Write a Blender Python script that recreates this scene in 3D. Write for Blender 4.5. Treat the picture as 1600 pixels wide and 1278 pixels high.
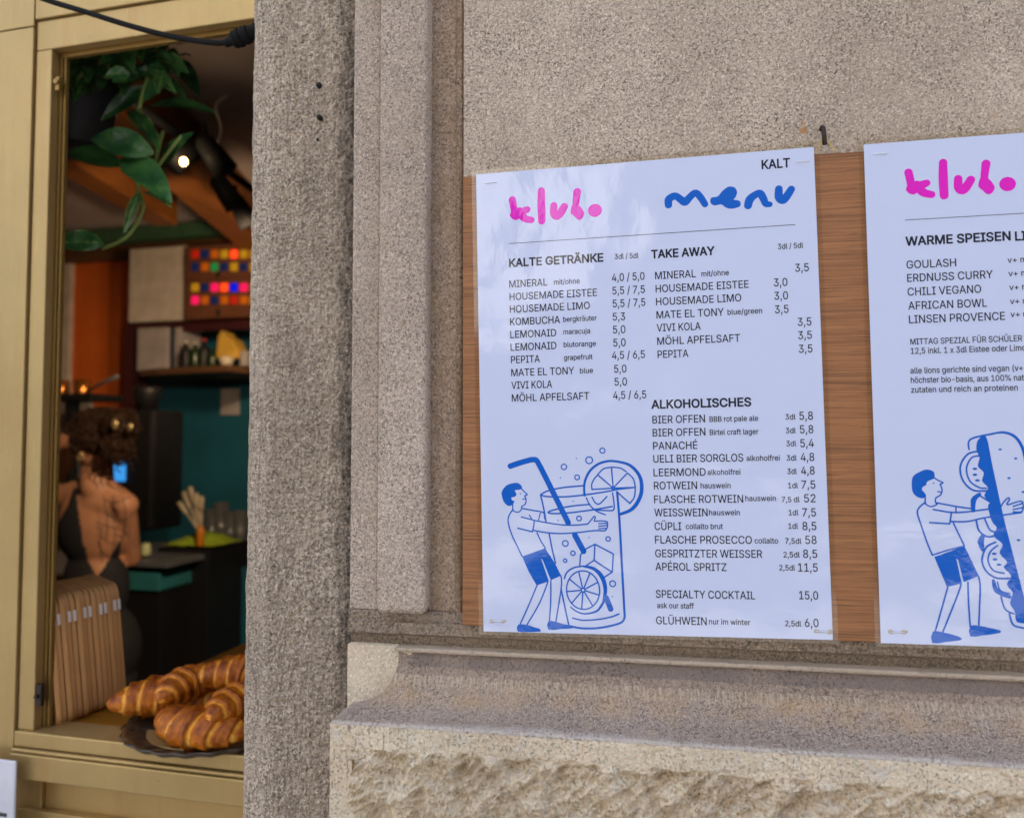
import bpy, bmesh, math, random, os
import numpy as np
from mathutils import Vector, Matrix, noise
from mathutils.bvhtree import BVHTree
random.seed(7)
S = bpy.context.scene
for o in list(bpy.data.objects): bpy.data.objects.remove(o)
C = bpy.context.scene.collection
R = math.radians
# ------------------------------------------------------------------ camera
F = 1163.31
CAM = np.array([0.14029, -0.66403, 1.56931])
RM = np.array([[0.98554512, 0.16940751, -0.00138305], [-0.00902558, 0.04435156, -0.99897521], [-0.16917256, 0.98454763, 0.04523947]])
cam = bpy.data.cameras.new('camera'); co = bpy.data.objects.new('camera', cam); C.objects.link(co)
m = Matrix.Identity(4)
for i in range(3):
    m[i][0] = RM[0][i]; m[i][1] = -RM[1][i]; m[i][2] = -RM[2][i]; m[i][3] = CAM[i]
co.matrix_world = m
cam.sensor_width = 36; cam.lens = F/1600*36; cam.clip_start = 0.01; cam.clip_end = 500
cam.dof.use_dof = True; cam.dof.focus_distance = 0.69; cam.dof.aperture_fstop = 4.6
S.camera = co
# ------------------------------------------------------------------ sky, sun, exposure
SUN_EL, SUN_AZ = R(52), R(24)          # the sun stands behind this facade: the wall is in open shade
w = bpy.data.worlds.new('World'); S.world = w; w.use_nodes = True
nt = w.node_tree; nt.nodes.clear()
out = nt.nodes.new('ShaderNodeOutputWorld'); bg = nt.nodes.new('ShaderNodeBackground')
sky = nt.nodes.new('ShaderNodeTexSky'); sky.sky_type = 'NISHITA'; sky.sun_disc = False
sky.sun_elevation = SUN_EL; sky.sun_rotation = SUN_AZ; sky.air_density = 1.0; sky.dust_density = 2.0
tc = nt.nodes.new('ShaderNodeTexCoord'); cn = nt.nodes.new('ShaderNodeTexNoise'); cn.inputs['Scale'].default_value = 3.2; cn.inputs['Detail'].default_value = 6
cr = nt.nodes.new('ShaderNodeValToRGB'); cr.color_ramp.elements[0].position = .48; cr.color_ramp.elements[1].position = .68
mx = nt.nodes.new('ShaderNodeMix'); mx.data_type = 'RGBA'; mx.inputs[7].default_value = (9, 9, 9.3, 1)
nt.links.new(tc.outputs['Generated'], cn.inputs['Vector']); nt.links.new(cn.outputs['Fac'], cr.inputs['Fac'])
nt.links.new(cr.outputs['Color'], mx.inputs[0]); nt.links.new(sky.outputs[0], mx.inputs[6])
nt.links.new(mx.outputs[2], bg.inputs['Color']); nt.links.new(bg.outputs[0], out.inputs['Surface'])
bg.inputs['Strength'].default_value = 0.14
sl = bpy.data.lights.new('sun', 'SUN'); sl.energy = 3.2; sl.angle = R(.5); sl.color = (1, .95, .87)
so = bpy.data.objects.new('sun', sl); C.objects.link(so)
sd = Vector((math.sin(SUN_AZ)*math.cos(SUN_EL), math.cos(SUN_AZ)*math.cos(SUN_EL), math.sin(SUN_EL)))
so.rotation_euler = sd.to_track_quat('Z', 'Y').to_euler(); so.location = (0, 5, 14)
S.view_settings.view_transform = 'Standard'; S.view_settings.look = 'None'; S.view_settings.gamma = 1
S.view_settings.exposure = 1.27
# ------------------------------------------------------------------ frames: world and the shop (turned 3.8 degrees)
WW = 0.0665
UX = np.array([math.cos(WW), -math.sin(WW), 0]); WX = np.array([math.sin(WW), math.cos(WW), 0])
ORG = np.array([-0.372, 0.25, 0.0])
def ray(x, y): return RM.T @ np.array([(x-800)/F, (y-639)/F, 1.0])
def atY(x, y, Y):
    d = ray(x, y); return CAM + d*(Y-CAM[1])/d[1]
def atZ(x, y, z):
    d = ray(x, y); return CAM + d*(z-CAM[2])/d[2]
def loc(P):
    q = np.array(P)-ORG; return np.array([q@UX, q@WX, q[2]])
def L(x, y, wd):                       # photo point -> shop coordinates at depth wd behind the window frame
    d = ray(x, y); t = (wd - (CAM-ORG)@WX)/(d@WX); return loc(CAM+d*t)
def LZ(x, y, z): return loc(atZ(x, y, z))
def wld(P): return ORG + P[0]*UX + P[1]*WX + np.array([0, 0, P[2]])
def frame_of(fr, base):
    if fr == 'W': return Matrix.Translation(Vector(base))
    return Matrix.Translation(Vector(wld(base))) @ Matrix.Rotation(-WW, 4, 'Z')
# ------------------------------------------------------------------ mesh builder
class MB:
    def __init__(s): s.v = []; s.f = []; s.att = None
    def box(s, x0, x1, y0, y1, z0, z1):
        b = len(s.v)
        s.v += [(x, y, z) for z in (z0, z1) for y in (y0, y1) for x in (x0, x1)]
        s.f += [tuple(b+i for i in q) for q in ((0, 2, 3, 1), (4, 5, 7, 6), (0, 1, 5, 4), (2, 6, 7, 3), (0, 4, 6, 2), (1, 3, 7, 5))]
        return s
    def tube(s, pts, r, seg=8, caps=True):
        pts = [np.array(p, float) for p in pts]; n = len(pts)
        rs = r if isinstance(r, (list, tuple)) else [r]*n
        b = len(s.v); up = None
        for i, p in enumerate(pts):
            t = pts[min(i+1, n-1)]-pts[max(i-1, 0)]; t = t/(np.linalg.norm(t)+1e-12)
            if up is None:
                up = np.array([0, 0, 1.]) if abs(t[2]) < .9 else np.array([1., 0, 0])
            a = np.cross(t, up); a /= np.linalg.norm(a)+1e-12; up = np.cross(a, t)
            for k in range(seg):
                an = 2*math.pi*k/seg; s.v.append(tuple(p+rs[i]*(a*math.cos(an)+up*math.sin(an))))
        for i in range(n-1):
            for k in range(seg):
                k2 = (k+1) % seg; s.f.append((b+i*seg+k, b+i*seg+k2, b+(i+1)*seg+k2, b+(i+1)*seg+k))
        if caps:
            s.f.append(tuple(b+k for k in reversed(range(seg)))); s.f.append(tuple(b+(n-1)*seg+k for k in range(seg)))
        return s
    def lathe(s, prof, c, seg=24, scal=None):
        b = len(s.v); n = len(prof)
        for (r, z) in prof:
            for k in range(seg):
                a = 2*math.pi*k/seg; q = scal(a, r) if scal else r
                s.v.append((c[0]+q*math.cos(a), c[1]+q*math.sin(a), c[2]+z))
        for i in range(n-1):
            for k in range(seg):
                k2 = (k+1) % seg; s.f.append((b+i*seg+k, b+i*seg+k2, b+(i+1)*seg+k2, b+(i+1)*seg+k))
        s.f.append(tuple(b+k for k in reversed(range(seg)))); s.f.append(tuple(b+(n-1)*seg+k for k in range(seg)))
        return s
    def ell(s, c, r, rot=None, n=14):
        b = len(s.v); M = rot if rot is not None else Matrix.Identity(3)
        for i in range(n+1):
            th = math.pi*i/n
            for k in range(2*n):
                a = math.pi*k/n
                p = M @ Vector((r[0]*math.sin(th)*math.cos(a), r[1]*math.sin(th)*math.sin(a), r[2]*math.cos(th)))
                s.v.append((c[0]+p.x, c[1]+p.y, c[2]+p.z))
        for i in range(n):
            for k in range(2*n):
                k2 = (k+1) % (2*n); s.f.append((b+i*2*n+k, b+(i+1)*2*n+k, b+(i+1)*2*n+k2, b+i*2*n+k2))
        return s
    def capsule(s, a, b2, ra, rb, n=10):
        a = np.array(a, float); b2 = np.array(b2, float); d = b2-a; l = np.linalg.norm(d); d = d/l
        pts = []; rs = []
        for i in range(5): t = math.pi/2*i/5; pts.append(a-d*ra*math.cos(t)); rs.append(max(ra*math.sin(t), 1e-4))
        for i in range(7): t = i/6; pts.append(a+d*l*t); rs.append(ra+(rb-ra)*t)
        for i in range(1, 6): t = math.pi/2*i/5; pts.append(b2+d*rb*math.sin(t)); rs.append(max(rb*math.cos(t), 1e-4))
        return s.tube(pts, rs, n+4)
    def prism(s, poly, fn, t0, t1):      # poly in 2D; fn(a, b, t) -> 3D
        b = len(s.v); n = len(poly)
        s.v += [tuple(fn(a, c, t0)) for a, c in poly]+[tuple(fn(a, c, t1)) for a, c in poly]
        s.f.append(tuple(b+i for i in range(n))); s.f.append(tuple(b+n+i for i in reversed(range(n))))
        for i in range(n): j = (i+1) % n; s.f.append((b+i, b+n+i, b+n+j, b+j))
        return s
    def grid(s, fn, nu, nv):
        b = len(s.v)
        for j in range(nv+1):
            for i in range(nu+1): s.v.append(tuple(fn(i/nu, j/nv)))
        for j in range(nv):
            for i in range(nu):
                q = b+j*(nu+1)+i; s.f.append((q, q+1, q+nu+2, q+nu+1))
        return s
    def mesh(s, name, base=(0, 0, 0), smooth=False):
        me = bpy.data.meshes.new(name); bs = np.array(base, float)
        V = np.array(s.v, float)-bs
        me.from_pydata(V.tolist(), [], s.f); me.update()
        bm = bmesh.new(); bm.from_mesh(me)
        if len(s.f) < 60000: bmesh.ops.recalc_face_normals(bm, faces=bm.faces)
        bm.to_mesh(me); bm.free()
        if smooth: me.polygons.foreach_set('use_smooth', [True]*len(me.polygons))
        if s.att is not None:
            a = me.attributes.new('band', 'FLOAT', 'POINT'); a.data.foreach_set('value', s.att)
        return me
def put(o, parent=None):
    C.objects.link(o)
    if parent is not None: o.parent = parent
    return o
def tags(o, label=None, cat=None, group=None, kind=None):
    if label: o['label'] = label
    if cat: o['category'] = cat
    if group: o['group'] = group
    if kind: o['kind'] = kind
    return o
def bev(o, wd, seg=2):
    if wd:
        b = o.modifiers.new('bevel', 'BEVEL'); b.width = wd; b.segments = seg; b.limit_method = 'ANGLE'; b.angle_limit = R(35)
class Thing:
    def __init__(s, name, label, cat, base, fr='I', group=None):
        s.base = base; s.o = put(bpy.data.objects.new(name, None)); s.o.empty_display_size = .02
        s.o.matrix_world = frame_of(fr, base); tags(s.o, label, cat, group)
    def part(s, name, mb, mat, smooth=False, bevel=0, parent=None, label=None):
        o = bpy.data.objects.new(name, mb.mesh(name, s.base, smooth)); o.data.materials.append(mat)
        put(o, parent if parent is not None else s.o); bev(o, bevel)
        if label: o['label'] = label
        return o
def single(name, mb, mat, base, label=None, cat=None, fr='I', group=None, kind=None, smooth=False, bevel=0):
    o = bpy.data.objects.new(name, mb.mesh(name, base, smooth)); o.data.materials.append(mat); put(o)
    o.matrix_world = frame_of(fr, base); bev(o, bevel); return tags(o, label, cat, group, kind)
def crom(P, n=6, closed=False):
    P = [np.array(p, float) for p in P]
    if len(P) < 3 and not closed: return P
    N = len(P); out = []
    for i in range(N if closed else N-1):
        if closed: a, b, c, d = P[i-1], P[i], P[(i+1) % N], P[(i+2) % N]
        else: a, b, c, d = P[max(i-1, 0)], P[i], P[i+1], P[min(i+2, N-1)]
        for k in range(n):
            t = k/n; out.append(.5*((2*b)+(c-a)*t+(2*a-5*b+4*c-d)*t*t+(3*b-a-3*c+d)*t**3))
    if not closed: out.append(P[-1])
    return out
# ------------------------------------------------------------------ materials
class NT:
    def __init__(s, name):
        s.m = bpy.data.materials.new(name); s.m.use_nodes = True; s.t = s.m.node_tree; s.b = s.t.nodes['Principled BSDF']
        s.geo = None
    def n(s, typ, **kw):
        x = s.t.nodes.new(typ)
        for k, v in kw.items():
            if k in x.inputs.keys() if isinstance(k, str) else False: pass
            setattr(x, k, v)
        return x
    def l(s, a, b): s.t.links.new(a, b)
    def pos(s, scale=(1, 1, 1), rot=(0, 0, 0), src='Position'):
        if src == 'Position':
            g = s.n('ShaderNodeNewGeometry'); o = g.outputs['Position']
        else:
            g = s.n('ShaderNodeTexCoord'); o = g.outputs[src]
        mp = s.n('ShaderNodeMapping'); mp.inputs['Scale'].default_value = scale; mp.inputs['Rotation'].default_value = rot
        s.l(o, mp.inputs['Vector']); return mp.outputs[0]
    def noise(s, vec, scale, detail=4, rough=.55, dist=0):
        x = s.n('ShaderNodeTexNoise'); x.inputs['Scale'].default_value = scale; x.inputs['Detail'].default_value = detail
        x.inputs['Roughness'].default_value = rough; x.inputs['Distortion'].default_value = dist; s.l(vec, x.inputs['Vector']); return x.outputs['Fac']
    def vor(s, vec, scale, feat='F1', outp='Distance'):
        x = s.n('ShaderNodeTexVoronoi'); x.feature = feat; x.inputs['Scale'].default_value = scale; s.l(vec, x.inputs['Vector']); return x.outputs[outp]
    def ramp(s, fac, *st):
        x = s.n('ShaderNodeValToRGB'); e = x.color_ramp.elements
        while len(e) < len(st): e.new(.5)
        for q, (p, c) in zip(e, st):
            q.position = p; q.color = (c, c, c, 1) if isinstance(c, (int, float)) else (*c, 1)
        s.l(fac, x.inputs['Fac']); return x.outputs['Color']
    def mix(s, fac, a, b, mode='MIX'):
        x = s.n('ShaderNodeMix'); x.data_type = 'RGBA'; x.blend_type = mode
        for i, q in ((0, fac), (6, a), (7, b)):
            if isinstance(q, (int, float)): x.inputs[i].default_value = q if i == 0 else (q, q, q, 1)
            elif isinstance(q, tuple): x.inputs[i].default_value = (*q, 1)
            else: s.l(q, x.inputs[i])
        return x.outputs[2]
    def math(s, op, a, b=0.0, c=None):
        x = s.n('ShaderNodeMath'); x.operation = op
        for i, q in enumerate((a, b) if c is None else (a, b, c)):
            if isinstance(q, (int, float)): x.inputs[i].default_value = q
            else: s.l(q, x.inputs[i])
        return x.outputs[0]
    def bump(s, h, dist, strength=1.0, nrm=None):
        x = s.n('ShaderNodeBump'); x.inputs['Strength'].default_value = strength; x.inputs['Distance'].default_value = dist
        s.l(h, x.inputs['Height'])
        if nrm is not None: s.l(nrm, x.inputs['Normal'])
        return x.outputs[0]
    def sep(s, vec=None):
        x = s.n('ShaderNodeSeparateXYZ'); s.l(vec if vec is not None else s.pos(), x.inputs[0]); return x.outputs
    def fin(s, col=None, rough=None, nrm=None, **kw):
        def setin(k, v):
            i = s.b.inputs[k]
            if isinstance(v, tuple): i.default_value = (*v, 1) if len(v) == 3 and len(i.default_value) == 4 else v
            elif isinstance(v, (int, float)): i.default_value = v
            else: s.l(v, i)
        if col is not None: setin('Base Color', col)
        if rough is not None: setin('Roughness', rough)
        if nrm is not None: setin('Normal', nrm)
        for k, v in kw.items(): setin(k.replace('_', ' '), v)
        return s.m
def mk(name, col, rough=.5, var=.15, vs=12, bump=0, bs=60, stretch=(1, 1, 1), **kw):
    t = NT(name); p = t.pos(stretch, src='Object'); n1 = t.noise(p, vs, 5)
    a = tuple(c*(1-var) for c in col); b = tuple(min(1, c*(1+var)) for c in col)
    c = t.mix(t.ramp(n1, (.3, 0.), (.7, 1.)), a, b)
    rr = t.math('MULTIPLY_ADD', t.noise(p, vs*3, 3), .25, rough-.12)
    nr = t.bump(t.noise(p, bs, 5), bump) if bump else None
    return t.fin(c, rr, nr, **kw)

def stone(name, light=(.47, .405, .345), dark=(.33, .275, .23), pit=.5, grain=520, bumpd=.0012, warm=None, extra=None, spk=1.0):
    t = NT(name); p = t.pos()
    big = t.noise(p, 5, 4); med = t.noise(p, 38, 5, .6); fine = t.noise(p, 330, 3, .7)
    c = t.mix(t.ramp(big, (.3, 0.), (.7, 1.)), dark, light)
    c = t.mix(t.ramp(med, (.35, .0), (.75, .55)), c, tuple(x*.72 for x in dark))
    gr = t.vor(p, grain, 'F1', 'Color'); gs = t.sep(gr)
    c = t.mix(t.ramp(gs[0], (.0, .0), (.72, .0), (.95, .55)), c, tuple(min(1, x*1.45) for x in light))
    c = t.mix(t.ramp(gs[1], (.0, .0), (.8, .0), (.97, .75*spk)), c, tuple(x*.35 for x in dark))
    c = t.mix(t.ramp(fine, (.34, .8*spk), (.5, .0)), c, tuple(x*.42 for x in dark))
    f2 = t.noise(p, grain*1.15, 2, .5, .3); c = t.mix(t.ramp(f2, (.30, .85*spk), (.43, .0)), c, tuple(x*.33 for x in dark)); c = t.mix(t.ramp(f2, (.6, 0.), (.72, .5*spk)), c, tuple(min(1, x*1.25) for x in light))
    c = t.mix(t.math('MULTIPLY', t.ramp(t.noise(p, 95, 3, .6), (.60, 0.), (.70, .55)), t.ramp(t.noise(p, 12, 2), (.45, 0.), (.6, 1.))), c, (.45, .31, .17))
    pv = t.noise(p, 430, 2, .5, .4); pm = t.ramp(pv, (.0, 1.), (.33, 1.), (.41, 0.))
    pm = t.math('MULTIPLY', pm, t.ramp(t.noise(p, 26, 3), (.35, .15), (.65, 1.)))
    c = t.mix(t.math('MULTIPLY', pm, pit), c, (.055, .045, .04))
    c = t.mix(t.ramp(t.noise(t.pos((2.2, 2.2, .9)), 3, 4, .55), (.40, .0), (.72, .38)), c, (.27, .205, .15)); c = t.mix(t.ramp(t.noise(p, 2.6, 3, .5, .8), (.5, .0), (.8, .35)), c, tuple(min(1, x*1.25) for x in light))
    if warm: c = t.mix(t.ramp(t.noise(p, 9, 5, .65), (.5, 0.), (.75, .7)), c, warm)
    if extra: c = extra(t, p, c)
    h = t.math('SUBTRACT', t.math('ADD', t.math('MULTIPLY', fine, .6), t.math('MULTIPLY', med, .8)), t.math('MULTIPLY', pm, .9))
    nr = t.bump(h, bumpd)
    return t.fin(c, .92, nr, Specular_IOR_Level=.25)
def rng(t, v, a, b):                   # smooth 0..1 between a and b
    x = t.n('ShaderNodeMapRange'); x.interpolation_type = 'SMOOTHSTEP'; t.l(v, x.inputs[0])
    x.inputs[1].default_value = a; x.inputs[2].default_value = b; return x.outputs[0]
def ex_panel(t, p, c):                 # rust spot beside the nail and a faint ragged darkening towards the left edge
    d = t.n('ShaderNodeVectorMath'); d.operation = 'DISTANCE'; g = t.n('ShaderNodeNewGeometry'); t.l(g.outputs['Position'], d.inputs[0])
    P = atY(1256, 203, .012); d.inputs[1].default_value = tuple(P)
    k = t.math('ADD', d.outputs['Value'], t.math('MULTIPLY_ADD', t.noise(p, 230, 5, .7), .026, -.013))
    f = rng(t, k, .0042, .0012)
    c = t.mix(t.math('MULTIPLY', f, .75), c, (.50, .22, .05))
    x = t.sep()[0]; n = t.noise(t.pos((90, 90, 14)), 1, 4)
    f = t.math('MULTIPLY', rng(t, t.math('ADD', x, t.math('MULTIPLY', n, .012)), -.014, -.026), .6)
    return t.mix(f, c, (.13, .105, .085))
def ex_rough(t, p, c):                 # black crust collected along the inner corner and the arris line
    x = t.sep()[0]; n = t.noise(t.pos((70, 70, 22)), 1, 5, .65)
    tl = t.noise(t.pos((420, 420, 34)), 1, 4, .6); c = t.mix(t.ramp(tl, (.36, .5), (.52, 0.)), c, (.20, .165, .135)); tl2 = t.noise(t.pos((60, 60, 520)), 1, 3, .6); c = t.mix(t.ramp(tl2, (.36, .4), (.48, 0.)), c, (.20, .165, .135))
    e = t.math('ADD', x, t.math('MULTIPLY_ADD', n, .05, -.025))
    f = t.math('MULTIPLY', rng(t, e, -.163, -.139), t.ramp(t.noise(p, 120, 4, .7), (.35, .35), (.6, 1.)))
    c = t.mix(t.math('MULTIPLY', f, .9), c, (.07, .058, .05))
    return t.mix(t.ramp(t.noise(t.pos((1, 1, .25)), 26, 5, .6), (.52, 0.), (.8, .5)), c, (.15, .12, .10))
def ex_channel(t, p, c):
    return t.mix(t.ramp(t.noise(t.pos((1, 1, .3)), 60, 5, .65), (.45, 0.), (.75, .6)), c, (.34, .23, .12))
M = {}
M['panel'] = stone('pitted pale stone', (.71, .585, .475), (.58, .47, .375), .6, 700, .0010, extra=ex_panel)
M['band'] = stone('grey stone band', (.64, .53, .44), (.51, .415, .34), .45, 640, .0009)
M['channel'] = stone('brown weathered stone', (.55, .42, .32), (.41, .30, .225), .45, 600, .0009, extra=ex_channel)
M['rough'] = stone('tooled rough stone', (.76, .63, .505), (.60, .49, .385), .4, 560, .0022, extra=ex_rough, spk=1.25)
M['fascia'] = stone('dark fascia stone', (.40, .315, .24), (.28, .215, .16), .7, 600, .0012)  # one darker tone along the whole fascia
def ex_cav(t, p, c):                   # grey smeared run under the fillet, tooth chisel marks, ochre tint
    s = t.sep(); z = s[2]; n = t.noise(t.pos((9, 9, 60)), 1, 4)
    zz = t.math('ADD', z, t.math('MULTIPLY_ADD', n, .004, -.002))
    band = t.math('MULTIPLY', rng(t, zz, 1.3625, 1.3640), rng(t, zz, 1.3762, 1.3752))
    streak = t.math('MULTIPLY', t.ramp(t.noise(t.pos((16, 16, 3)), 1, 3), (.30, .35), (.46, 1.)), rng(t, s[0], -.082, -.06))
    c = t.mix(t.math('MULTIPLY', t.math('MULTIPLY', band, streak), .72), c, (.20, .165, .15))
    teeth = t.math('MULTIPLY', rng(t, zz, 1.3455, 1.349), rng(t, zz, 1.3575, 1.356))
    wv = t.noise(t.pos((420, 1, 60)), 1, 4, .6); c = t.mix(t.math('MULTIPLY', teeth, t.ramp(wv, (.46, 0.), (.64, .7))), c, (.66, .54, .39))
    oc = t.math('MULTIPLY', rng(t, zz, 1.331, 1.340), rng(t, zz, 1.358, 1.348))
    c = t.mix(t.math('MULTIPLY', oc, t.ramp(t.noise(p, 30, 5, .65), (.38, 0.), (.66, .7))), c, (.47, .31, .17))
    pale = rng(t, zz, 1.3283, 1.3262)
    c = t.mix(t.math('MULTIPLY', pale, .55), c, (.66, .59, .53))
    c = t.mix(t.math('MULTIPLY', rng(t, z, 1.3755, 1.3760), .6), c, (.66, .54, .41))
    gr = t.sep(t.vor(p, 1250, 'F1', 'Color')); return t.mix(t.math('MULTIPLY', t.ramp(gs_(gr), (.7, 0.), (.9, .45)), rng(t, z, 1.360, 1.348)), c, (.68, .60, .53))
def gs_(g): return g[2]
M['cavetto'] = stone('worn cavetto stone', (.455, .355, .29), (.37, .285, .225), .16, 900, .0016, extra=ex_cav, spk=.95)
def ex_rock(t, p, c):
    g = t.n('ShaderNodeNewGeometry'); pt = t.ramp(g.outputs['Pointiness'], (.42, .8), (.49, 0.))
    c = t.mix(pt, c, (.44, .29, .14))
    c = t.mix(t.ramp(t.noise(p, 55, 4, .6), (.55, 0.), (.72, .6)), c, (.66, .60, .55))
    n = t.noise(t.pos((330, 60, 22)), 1, 4); sx_ = t.sep()
    st = t.math('MULTIPLY', t.math('MULTIPLY', t.ramp(n, (.58, 0.), (.64, .6)), rng(t, sx_[2], 1.302, 1.308)), rng(t, sx_[0], -.035, -.07))
    return t.mix(st, c, (.22, .20, .19))
M['rock'] = stone('rock faced sandstone', (.90, .75, .565), (.84, .68, .50), .08, 620, .0026, warm=(.66, .50, .33), extra=ex_rock, spk=.28)
M['block'] = stone('pale chiselled sandstone', (.86, .72, .56), (.77, .63, .48), .06, 560, .0011, warm=(.60, .44, .28), spk=.4)
M['smooth'] = stone('dressed sandstone margin', (.84, .70, .53), (.74, .60, .45), .08, 560, .0008, spk=.4)
# oak board
t = NT('oak board'); p = t.pos((9, 9, 620)); n1 = t.noise(p, 1, 5, .6, .5); n2 = t.noise(t.pos((2.5, 1, 70)), 1, 4, .6, .4)
c = t.mix(t.ramp(n1, (.32, 0.), (.68, 1.)), (.15, .058, .02), (.44, .19, .07)); c = t.mix(t.ramp(n2, (.35, .0), (.7, .55)), c, (.46, .19, .07))
c = t.mix(t.ramp(t.noise(t.pos((26, 26, 900)), 1, 3, .6), (.33, .6), (.43, 0.)), c, (.07, .028, .012))
M['oak'] = t.fin(c, .55, t.bump(n1, .0006))
# printed sheet under glossy film: gentle waves only in the reflections
def film(name, col, rough=.45):
    t = NT(name); p = t.pos(); h = t.math('ADD', t.math('MULTIPLY', t.noise(p, 9, 2, .4), 1.0), t.math('MULTIPLY', t.noise(p, 60, 4, .6), .06))
    nr = t.bump(h, .010); mt = t.fin(col, rough)
    t.b.inputs['Specular IOR Level'].default_value = .12; t.b.inputs['Coat Weight'].default_value = 1.0; t.b.inputs['Coat Roughness'].default_value = .03; t.b.inputs['Coat IOR'].default_value = 1.62
    t.l(nr, t.b.inputs['Coat Normal']); return mt
M['paper'] = film('laminated white paper', (.65, .715, .95)); M['ink'] = film('black print', (.018, .02, .035))
M['blue'] = film('blue print', (.0, .12, .60)); M['pink'] = film('pink print', (.84, .012, .58))
t = NT('clear laminate film'); tr = t.n('ShaderNodeBsdfTransparent'); tr.inputs[0].default_value = (.96, .93, .84, 1); gl = t.n('ShaderNodeBsdfGlossy'); gl.inputs['Roughness'].default_value = .08
ms = t.n('ShaderNodeMixShader'); ms.inputs[0].default_value = .08; t.l(tr.outputs[0], ms.inputs[1]); t.l(gl.outputs[0], ms.inputs[2]); t.l(ms.outputs[0], t.t.nodes['Material Output'].inputs[0]); M['film'] = t.m
# brass anodised aluminium
def brass(name, col, rough):
    t = NT(name); p = t.pos(); n = t.noise(t.pos((30, 30, 1.2)), 1, 5, .6); b = t.noise(p, 7, 4)
    c = t.mix(t.ramp(b, (.35, 0.), (.7, 1.)), tuple(x*.86 for x in col), col); c = t.mix(t.ramp(t.noise(p, 160, 3, .7), (.66, 0.), (.76, .6)), c, tuple(x*.45 for x in col)); c = t.mix(t.ramp(t.noise(t.pos((40, 40, 5)), 1, 5, .65), (.52, 0.), (.75, .45)), c, (col[0]*.8, col[1]*.62, col[2]*.5)); c = t.mix(t.ramp(t.noise(t.pos((500, 500, 12)), 1, 2), (.66, 0.), (.72, .35)), c, tuple(min(1, x*1.3) for x in col))
    r = t.math('MULTIPLY_ADD', n, .2, rough-.1); return t.fin(c, r, t.bump(n, .0002), Metallic=.55)
M['brass'] = brass('brass coloured aluminium', (.51, .36, .15), .42); M['brassdark'] = brass('aged dark brass', (.34, .21, .06), .4)
M['brassmid'] = brass('shaded brass sheet', (.51, .345, .135), .45)
M['black'] = mk('black plastic', (.016, .017, .02), .6, bump=.0003, Specular_IOR_Level=.15); M['rubber'] = mk('black rubber cable', (.010, .010, .011), .7, bump=.0003, bs=200, Specular_IOR_Level=.15)
M['potgrey'] = mk('charcoal plastic pot', (.040, .042, .05), .45); M['iron'] = mk('dark iron', (.05, .035, .03), .6, bump=.0006, bs=200, Metallic=.6); M['steel'] = mk('staple steel', (.85, .85, .86), .35, Metallic=1.0)
M['stain'] = mk('glue stain', (.58, .50, .38), .7); M['gold'] = mk('yellow elastic', (.62, .42, .05), .6); M['hole'] = mk('dark drilled hole', (.012, .011, .01), .9)
M['sillwood'] = mk('varnished wood', (.40, .165, .016), .5, .3, 4, stretch=(.5, 6, 1), Specular_IOR_Level=.2)
M['mdf'] = mk('brown hardboard', (.66, .34, .125), .55, .15, 9, bump=.0002, bs=150); M['sheet'] = mk('white sheet', (.75, .72, .70), .6)
M['white'] = mk('white painted wood', (.62, .55, .48), .6); M['card'] = mk('white card', (.70, .71, .80), .4)
M['greywall'] = mk('grey plaster', (.62, .54, .54), .85, .1, 3); M['orange'] = mk('orange painted wall', (.75, .15, .012), .7, .12, 3)
M['brown'] = mk('dark brown wood', (.13, .06, .025), .6, .25, 5, stretch=(.4, 3, 3)); M['beam'] = mk('orange brown timber', (.24, .085, .018), .55, .25, 4, stretch=(8, .6, 8))
M['green'] = mk('green painted rail', (.05, .13, .07), .5); M['teal'] = mk('teal painted wall', (.008, .11, .17), .6, .15, 3); M['tealpale'] = mk('pale teal front', (.03, .19, .21), .55)
M['greybox'] = mk('pale grey box', (.40, .36, .36), .6); M['maroon'] = mk('maroon painted frame', (.06, .012, .016), .5); M['dark'] = mk('near black cabinet', (.010, .010, .012), .5); M['copper'] = mk('copper pan', (.80, .30, .07), .3, Metallic=.9)
M['grey'] = mk('grey steel', (.22, .23, .25), .4, Metallic=.5); M['yellow'] = mk('mustard paper', (.60, .36, .05), .7); M['cream'] = mk('cream ceramic', (.62, .54, .42), .4)
M['lime'] = mk('lime green cloth', (.30, .42, .02), .9, .25, 20, bump=.003, bs=30); M['glove'] = mk('pale wooden utensils', (.50, .41, .28), .6); M['orangebottle'] = mk('orange bottle', (.65, .22, .015), .35)
M['glass'] = mk('clear glass', (.9, .92, .92), .08, .02, Transmission_Weight=.9); M['plate'] = mk('dark pressed glass', (.12, .08, .055), .14, .1, bump=.0006, bs=90, Transmission_Weight=.55)
M['floor'] = mk('dark wood floor', (.07, .045, .03), .5); M['pave'] = mk('pale granite paving', (.50, .47, .43), .85, .15, 4, bump=.001, bs=80); M['road'] = mk('asphalt', (.055, .055, .058), .9, .2, 20, bump=.002, bs=120)
M['facade'] = mk('white rendered facade', (.86, .83, .78), .85, .06, 2); M['slate'] = mk('dark slate cladding', (.04, .045, .055), .8, .1, 2); M['pane'] = mk('dark window pane', (.03, .04, .05), .08)
M['skin'] = mk('tanned skin', (.56, .27, .15), .5, .12, 14, Subsurface_Weight=.08); M['dress'] = mk('black fabric', (.018, .018, .022), .85, .2, 40); M['hair'] = mk('dark brown hair', (.040, .018, .008), .6, .6, 60, Specular_IOR_Level=.3)
M['tattoo'] = mk('faded tattoo ink', (.07, .05, .045), .6); M['ring'] = mk('pearl and gold', (.80, .62, .30), .25, Metallic=.7)
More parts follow.
